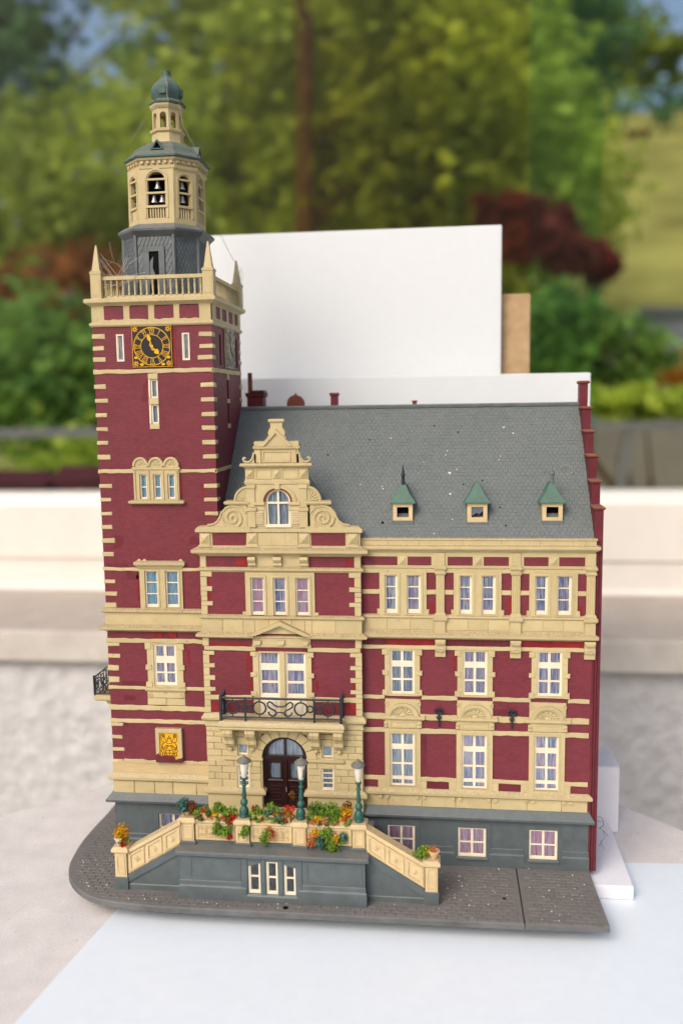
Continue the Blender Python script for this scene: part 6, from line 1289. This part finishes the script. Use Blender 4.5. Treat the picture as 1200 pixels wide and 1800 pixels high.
# ================================================================ HOUSE WALL AND WINDOW
hw = M().box(-260, 320, 46.5, 64, -80, -1.0).build('house_wall', 'roughcast', None, at=(13, 55, -80)); tag(hw, 'pale roughcast plaster wall below the window sill', 'wall')
si = M().loops([[(-200, y, z), (260, y, z), (260, 68, z), (-200, 68, z)] for y, z in ((46.2, -1.35), (45.2, -1.3), (45.0, -1.0), (45.0, 2.2), (45.4, 2.6))]); si.v[-2:] = [(260, 68, 3.9), (-200, 68, 3.9)]; si.v[-4:-2] = [(-200, 45.4, 2.6), (260, 45.4, 2.6)]
si = si.build('window_sill', 'sill', None); tag(si, 'weathered pale stone sill running across behind the model', 'window sill')
wn = empty('window', (13, 66, 3.5), label='wide white framed window with a tree reflection built behind its glass', cat='window')
M().loops([[(-190, y, z), (250, y, z), (250, 70, z), (-190, 70, z)] for y, z in ((63.2, 2.6), (63.2, 3.9), (64, 4.2), (64, 8.0), (63.6, 8.2), (63.6, 15.6), (64.4, 17.0), (65.6, 17.2))]).build('bottom_rail', 'frame', wn)
for x in (-195, 250): M().box(x - 7, x + 7, 63.8, 70, 3, 190).build('stile', 'frame', wn)
M().box(-202, 257, 63.8, 70, 186, 196).build('top_rail', 'frame', wn)
M().box(-190, 250, 66.4, 67.0, 16.5, 187).build('pane', 'bigglass', wn)
M().box(-8.4, 21.7, 68.2, 68.5, 16.5, 77.0).build('reflection_tint_pane', 'amberreflect', wn); M().box(1.4, 32.3, 69.0, 69.3, 16.5, 187).build('reflection_tint_pane', 'amberreflect', wn); M().box(32.6, 42, 69.0, 69.3, 16.5, 187).build('reflection_tint_pane', 'greenreflect', wn)  # added tinted panes imitating the edges of layered reflections
# ================================================================ GARDEN (a window reflection, built as real plants behind the glass)
G0 = -85
mm = M(); xs_ = [-9000 + 900 * i for i in range(21)]; ys_ = [75, 300, 700, 1300, 2000, 3000, 5000, 9000, 15000]
def gz(x, y):
    t = max(0, (y - 900) / 2600); s_ = 1 / (1 + math.exp(-(x + 150) / 260)); return G0 + s_ * 1240 * min(t, 1.0) ** 1.2 + 30 * math.sin(x * .004) * min(1, t)
fx = [-15000, -9000, -6000, -4000, -2500, -1500] + [-1200 + 100 * i for i in range(35)] + [2600, 3500, 5000, 8000, 12000, 20000]; fy = [74, 200, 400, 700, 900] + [1000 + 200 * i for i in range(16)] + [4600, 6000, 9000, 15000, 25000]
for y in fy:
    for x in fx: mm.v.append((x, y, gz(x, y)))
n = len(fx)
for j in range(len(fy) - 1):
    for i in range(n - 1): mm.f.append((j * n + i, j * n + i + 1, (j + 1) * n + i + 1, (j + 1) * n + i))
lw = mm.build('meadow', 'meadow', None, smooth=True, at=(0, 1000, G0)); tag(lw, 'bright sloping meadow behind the garden trees', None, None, 'structure')
gr = M().box(-20000, 20000, -8000, 73.5, G0 - 1, G0 - .5).build('terrace', 'terrace', None, at=(0, 0, G0)); tag(gr, 'terrace paving under the table', None, None, 'structure')
ln = M().loops([[(x, y, z) for x, y in ((-1500, 74), (1500, 74), (1500, 890), (-1500, 890))] for z in (G0 + .5, G0 + .9)]).build('lawn', 'lawn', None, at=(0, 400, G0)); tag(ln, 'short lawn just beyond the window', None, None, 'structure')
def tree(name, x, y, h, crown, leaf, mat, label, cat='tree', group='trees beyond the window', trunk_r=14, limbs=6, bark='bark'):
    z0 = gz(x, y) if y > 900 else G0
    t = empty(name, (x, y, z0), label=label, cat=cat, group=group)
    mm = M(); top_ = z0 + h * .8
    mm.tube([(x, y, z0 - 5), (x + rn(-4, 4), y, z0 + h * .3), (x + rn(-8, 8), y + rn(-8, 8), z0 + h * .6), (x + rn(-10, 10), y, top_)], trunk_r, 10, r2=trunk_r * .3)
    for i in range(limbs):
        c = random.choice(crown); zz = z0 + h * rn(.25, .7); mm.tube([(x, y, zz), ((x + c[0]) / 2 + rn(-10, 10), (y + c[1]) / 2, (zz + c[2]) / 2 + 10), (c[0] + rn(-.3, .3) * c[3], c[1], c[2] + rn(-.3, .3) * c[4])], trunk_r * .4, 6, r2=trunk_r * .1)
    mm.build('trunk', bark, t, smooth=True)
    vs = []; fs = []
    for cx, cy, cz, rx, rz_, n in crown:
        n = int(n * 1.9)
        nc = max(4, n // 40)
        cl = []
        for _ in range(nc):
            d = Vector((random.gauss(0, 1), random.gauss(0, 1), random.gauss(0, 1))).normalized() * random.random() ** .4
            cl.append((cx + d.x * rx, cy + d.y * rx * .8, cz + d.z * rz_))
        for i in range(n):
            a = cl[i % nc]; sp = min(rx, rz_) * .26
            p = Vector((a[0] + random.gauss(0, sp), a[1] + random.gauss(0, sp), a[2] + random.gauss(0, sp * .75)))
            u = Vector((random.gauss(0, 1), random.gauss(0, 1), random.gauss(0, .6))).normalized(); v = u.orthogonal().normalized(); v.rotate(Matrix.Rotation(random.random() * 6.28, 3, u))
            l_ = leaf * .68 * rn(.6, 1.4); k = len(vs); vs += [p - u * l_, p + v * l_ * .5, p + u * l_, p - v * l_ * .5]; fs.append((k, k + 1, k + 2, k + 3))
    mm = M(); mm.v = [tuple(p) for p in vs]; mm.f = fs; mm.build('crown', mat, t)
# left of the tower
tree('broadleaf_tree', -480, 1000, 640, [(-540, 1000, 500, 95, 120, 2000), (-400, 1000, 565, 90, 45, 800), (-470, 1000, 460, 45, 20, 220), (-370, 1000, 575, 130, 48, 900), (-235, 1000, 535, 105, 75, 1300), (-480, 1000, 340, 60, 60, 500), (-300, 1000, 420, 60, 30, 350), (-640, 1000, 430, 100, 90, 900), (-430, 1010, 390, 60, 28, 350)], 13, 'tree_dark', 'tall dark green tree at upper left with sky showing through', trunk_r=9, limbs=2)
tree('broadleaf_tree', -420, 880, 330, [(-430, 880, 250, 120, 90, 1700), (-270, 870, 285, 100, 85, 1500), (-340, 880, 225, 90, 45, 900), (-500, 860, 200, 80, 40, 600)], 11, 'tree_olive', 'olive yellow tree left of the clock tower')
tree('red_shrub', -300, 740, 190, [(-320, 740, 130, 65, 38, 1000), (-250, 740, 148, 55, 30, 600), (-380, 740, 120, 60, 30, 600)], 9, 'tree_brown', 'brownish red shrub low at the left of the tower', 'shrub', 'shrubs beyond the window', 6)
tree('green_shrub', -190, 420, 130, [(-195, 420, 45, 48, 50, 1500), (-150, 430, 30, 45, 40, 900)], 7, 'tree_shrub', 'fresh green shrub at the left behind the rail', 'shrub', 'shrubs beyond the window', 4)
tree('green_shrub', -130, 300, 95, [(-130, 300, -20, 45, 35, 900), (-80, 300, -25, 40, 30, 600)], 6, 'tree_lime', 'low lime green shrub at the left under the rail', 'shrub', 'shrubs beyond the window', 3)
# behind the tower and boards
tree('broadleaf_tree', -175, 900, 600, [(-190, 900, 330, 100, 110, 1500), (-160, 880, 200, 100, 80, 1300), (-210, 900, 470, 110, 80, 1100)], 12, 'tree_olive', 'yellow green tree directly behind the tower top')
tree('broadleaf_tree', -103, 745, 720, [(-60, 830, 380, 120, 90, 1600), (30, 820, 320, 110, 110, 1800), (-40, 820, 250, 100, 80, 1400), (60, 840, 210, 100, 80, 1200)], 12, 'tree_olive', 'broad olive tree with a thick brown trunk behind the white backdrops', trunk_r=12)
tree('broadleaf_tree', -20, 1150, 760, [(-90, 1150, 600, 170, 90, 1500), (80, 1150, 590, 160, 100, 1500)], 14, 'tree_dark', 'dark tree topping the middle of the view')
tree('broadleaf_tree', 60, 1050, 460, [(70, 1050, 330, 120, 100, 1500), (150, 1050, 270, 90, 80, 1000)], 12, 'tree_lime', 'lime green tree right of the middle above the white panel')
# right side
tree('conifer_tree', 175, 1250, 640, [(165, 1250, 545, 105, 75, 1500), (190, 1250, 440, 85, 50, 900), (130, 1250, 400, 80, 60, 900)], 12, 'tree_dark', 'dark conifer at upper right')
tree('broadleaf_tree', 240, 1300, 560, [(235, 1300, 545, 90, 50, 1100), (345, 1320, 505, 90, 24, 600), (140, 1250, 350, 65, 85, 1000)], 12, 'tree_olive', 'olive tree with spreading branches at upper right', trunk_r=8, limbs=2)
tree('broadleaf_tree', 748, 3100, 110, [(748, 3100, gz(748, 3100) + 65, 32, 52, 400)], 9, 'tree_dark', 'small lone dark tree on the meadow at the right', trunk_r=4, limbs=2)
tree('green_shrub', 690, 3080, 30, [(690, 3080, gz(690, 3080) + 12, 75, 12, 400)], 8, 'tree_maple', 'dark low bush on the meadow beside the lone tree', 'shrub', 'shrubs beyond the window', 3, 2)
tree('red_maple', 118, 720, 240, [(100, 720, 168, 36, 26, 1000), (138, 720, 145, 28, 17, 500), (75, 715, 186, 45, 12, 500), (160, 730, 138, 14, 10, 150)], 8, 'tree_maple', 'dark red maple right of the tall white backdrop', trunk_r=6)
tree('green_shrub', 95, 520, 180, [(95, 520, 72, 34, 26, 900), (140, 540, 60, 30, 20, 400), (70, 520, 40, 30, 30, 500)], 6, 'tree_shrub', 'fresh green shrub right of the brown board', 'shrub', 'shrubs beyond the window', 4)
tree('green_shrub', 105, 330, 100, [(100, 330, 27, 38, 6, 600), (60, 330, 25, 30, 6, 300)], 6, 'tree_lime', 'low green shrub at the right under the orange hedge', 'shrub', 'shrubs beyond the window', 3)
tree('orange_hedge', 170, 700, 125, [(120, 700, 52, 40, 7, 500), (180, 700, 48, 50, 8, 700), (240, 700, 46, 50, 8, 600)], 6, 'tree_orange', 'low orange hedge line at the right', 'hedge', 'shrubs beyond the window', 3)
mm = M()
for i in range(150):
    x = -6500 + i * 95 + rn(-40, 40); y = 3560 + rn(0, 500) if x > -900 else 3000 + rn(0, 900); z0 = gz(x, y); h = rn(240, 420) if x < 0 else rn(130, 230)
    for q in range(70):
        p = Vector((x + random.gauss(0, 60), y + random.gauss(0, 60), z0 + h * rn(.05, 1))); u = Vector((random.gauss(0, 1), random.gauss(0, 1), random.gauss(0, .6))).normalized() * rn(22, 45); v = u.orthogonal().normalized() * rn(14, 26)
        mm.add([p - u, p + v, p + u, p - v], [(0, 1, 2, 3)])
fw_ = mm.build('far_treeline', 'tree_dark', None); tag(fw_, 'far dark wood along the top of the meadow', None, None, 'stuff')
gw = M().box(30, 420, 420, 432, G0, 21).build('garden_wall', 'terrace', None); tag(gw, 'low grey brown garden wall behind the railing at the right', 'wall')
sh_ = empty('garden_shed', (385, 1500, gz(385, 1500)), label='grey garden shed on the slope at the right edge', cat='shed')
M().box(335, 440, 1500, 1580, gz(385, 1500) - 40, 170).build('shed_wall', 'shedgrey', sh_); M().prism([(325, 168), (450, 168), (425, 182), (350, 182)], 1490, 1590).build('shed_roof', 'slatedark', sh_)
hs = empty('garden_hut', (230, 1100, gz(230, 1100)), label='small hut with a reddish brown roof at the right', cat='hut')
M().box(212, 250, 1100, 1140, gz(230, 1100) - 30, 98).build('hut_wall', 'terrace', hs); M().prism([(205, 94), (258, 94), (240, 126), (222, 128)], 1092, 1148).build('hut_roof', 'terracotta', hs)
rl = empty('railing', (0, 180, G0), label='grey metal railing with posts crossing behind the model', cat='railing')
M().box(-400, 400, 179, 182, 21.2, 23.6).build('top_bar', 'railgrey', rl); M().box(-400, 400, 179.6, 181.4, -70, -67).build('bottom_bar', 'railgrey', rl)
for x in (-300, -180, -60, 68, 190, 310): M().loops([[(x - 1.4 + o_, 179.4, z), (x + 1.4 + o_, 179.4, z), (x + 1.4 + o_, 181.6, z), (x - 1.4 + o_, 181.6, z)] for z, o_ in ((G0, -1.5), (8, -1.0), (22, 1.2))]).build('post', 'railgrey', rl)
for k, (x, z, r_) in enumerate(((-82, 8, 9), (-66, 9, 7))):
    cz = empty('garden_chair', (x, 150, G0), label=('dark red cushioned chair back at the far left edge', 'dark red chair back left of the tower foot')[k], cat='chair', group='garden chairs beyond the window')
    M().rects([(0, -20), (1, 0), (1, z + 3), (-2, z + 6)], x - r_, x + r_, 150, 156).build('backrest', 'redcloth', cz); M().box(x - r_, x + r_, 120, 150, -44, -38).build('seat', 'redcloth', cz)
    for sx in (-1, 1):
        for yy_ in (122, 153): M().box(x + sx * (r_ - 2) - 1, x + sx * (r_ - 2) + 1, yy_ - 1, yy_ + 1, G0, -20 if yy_ > 150 else -44).build('leg', 'railgrey', cz)
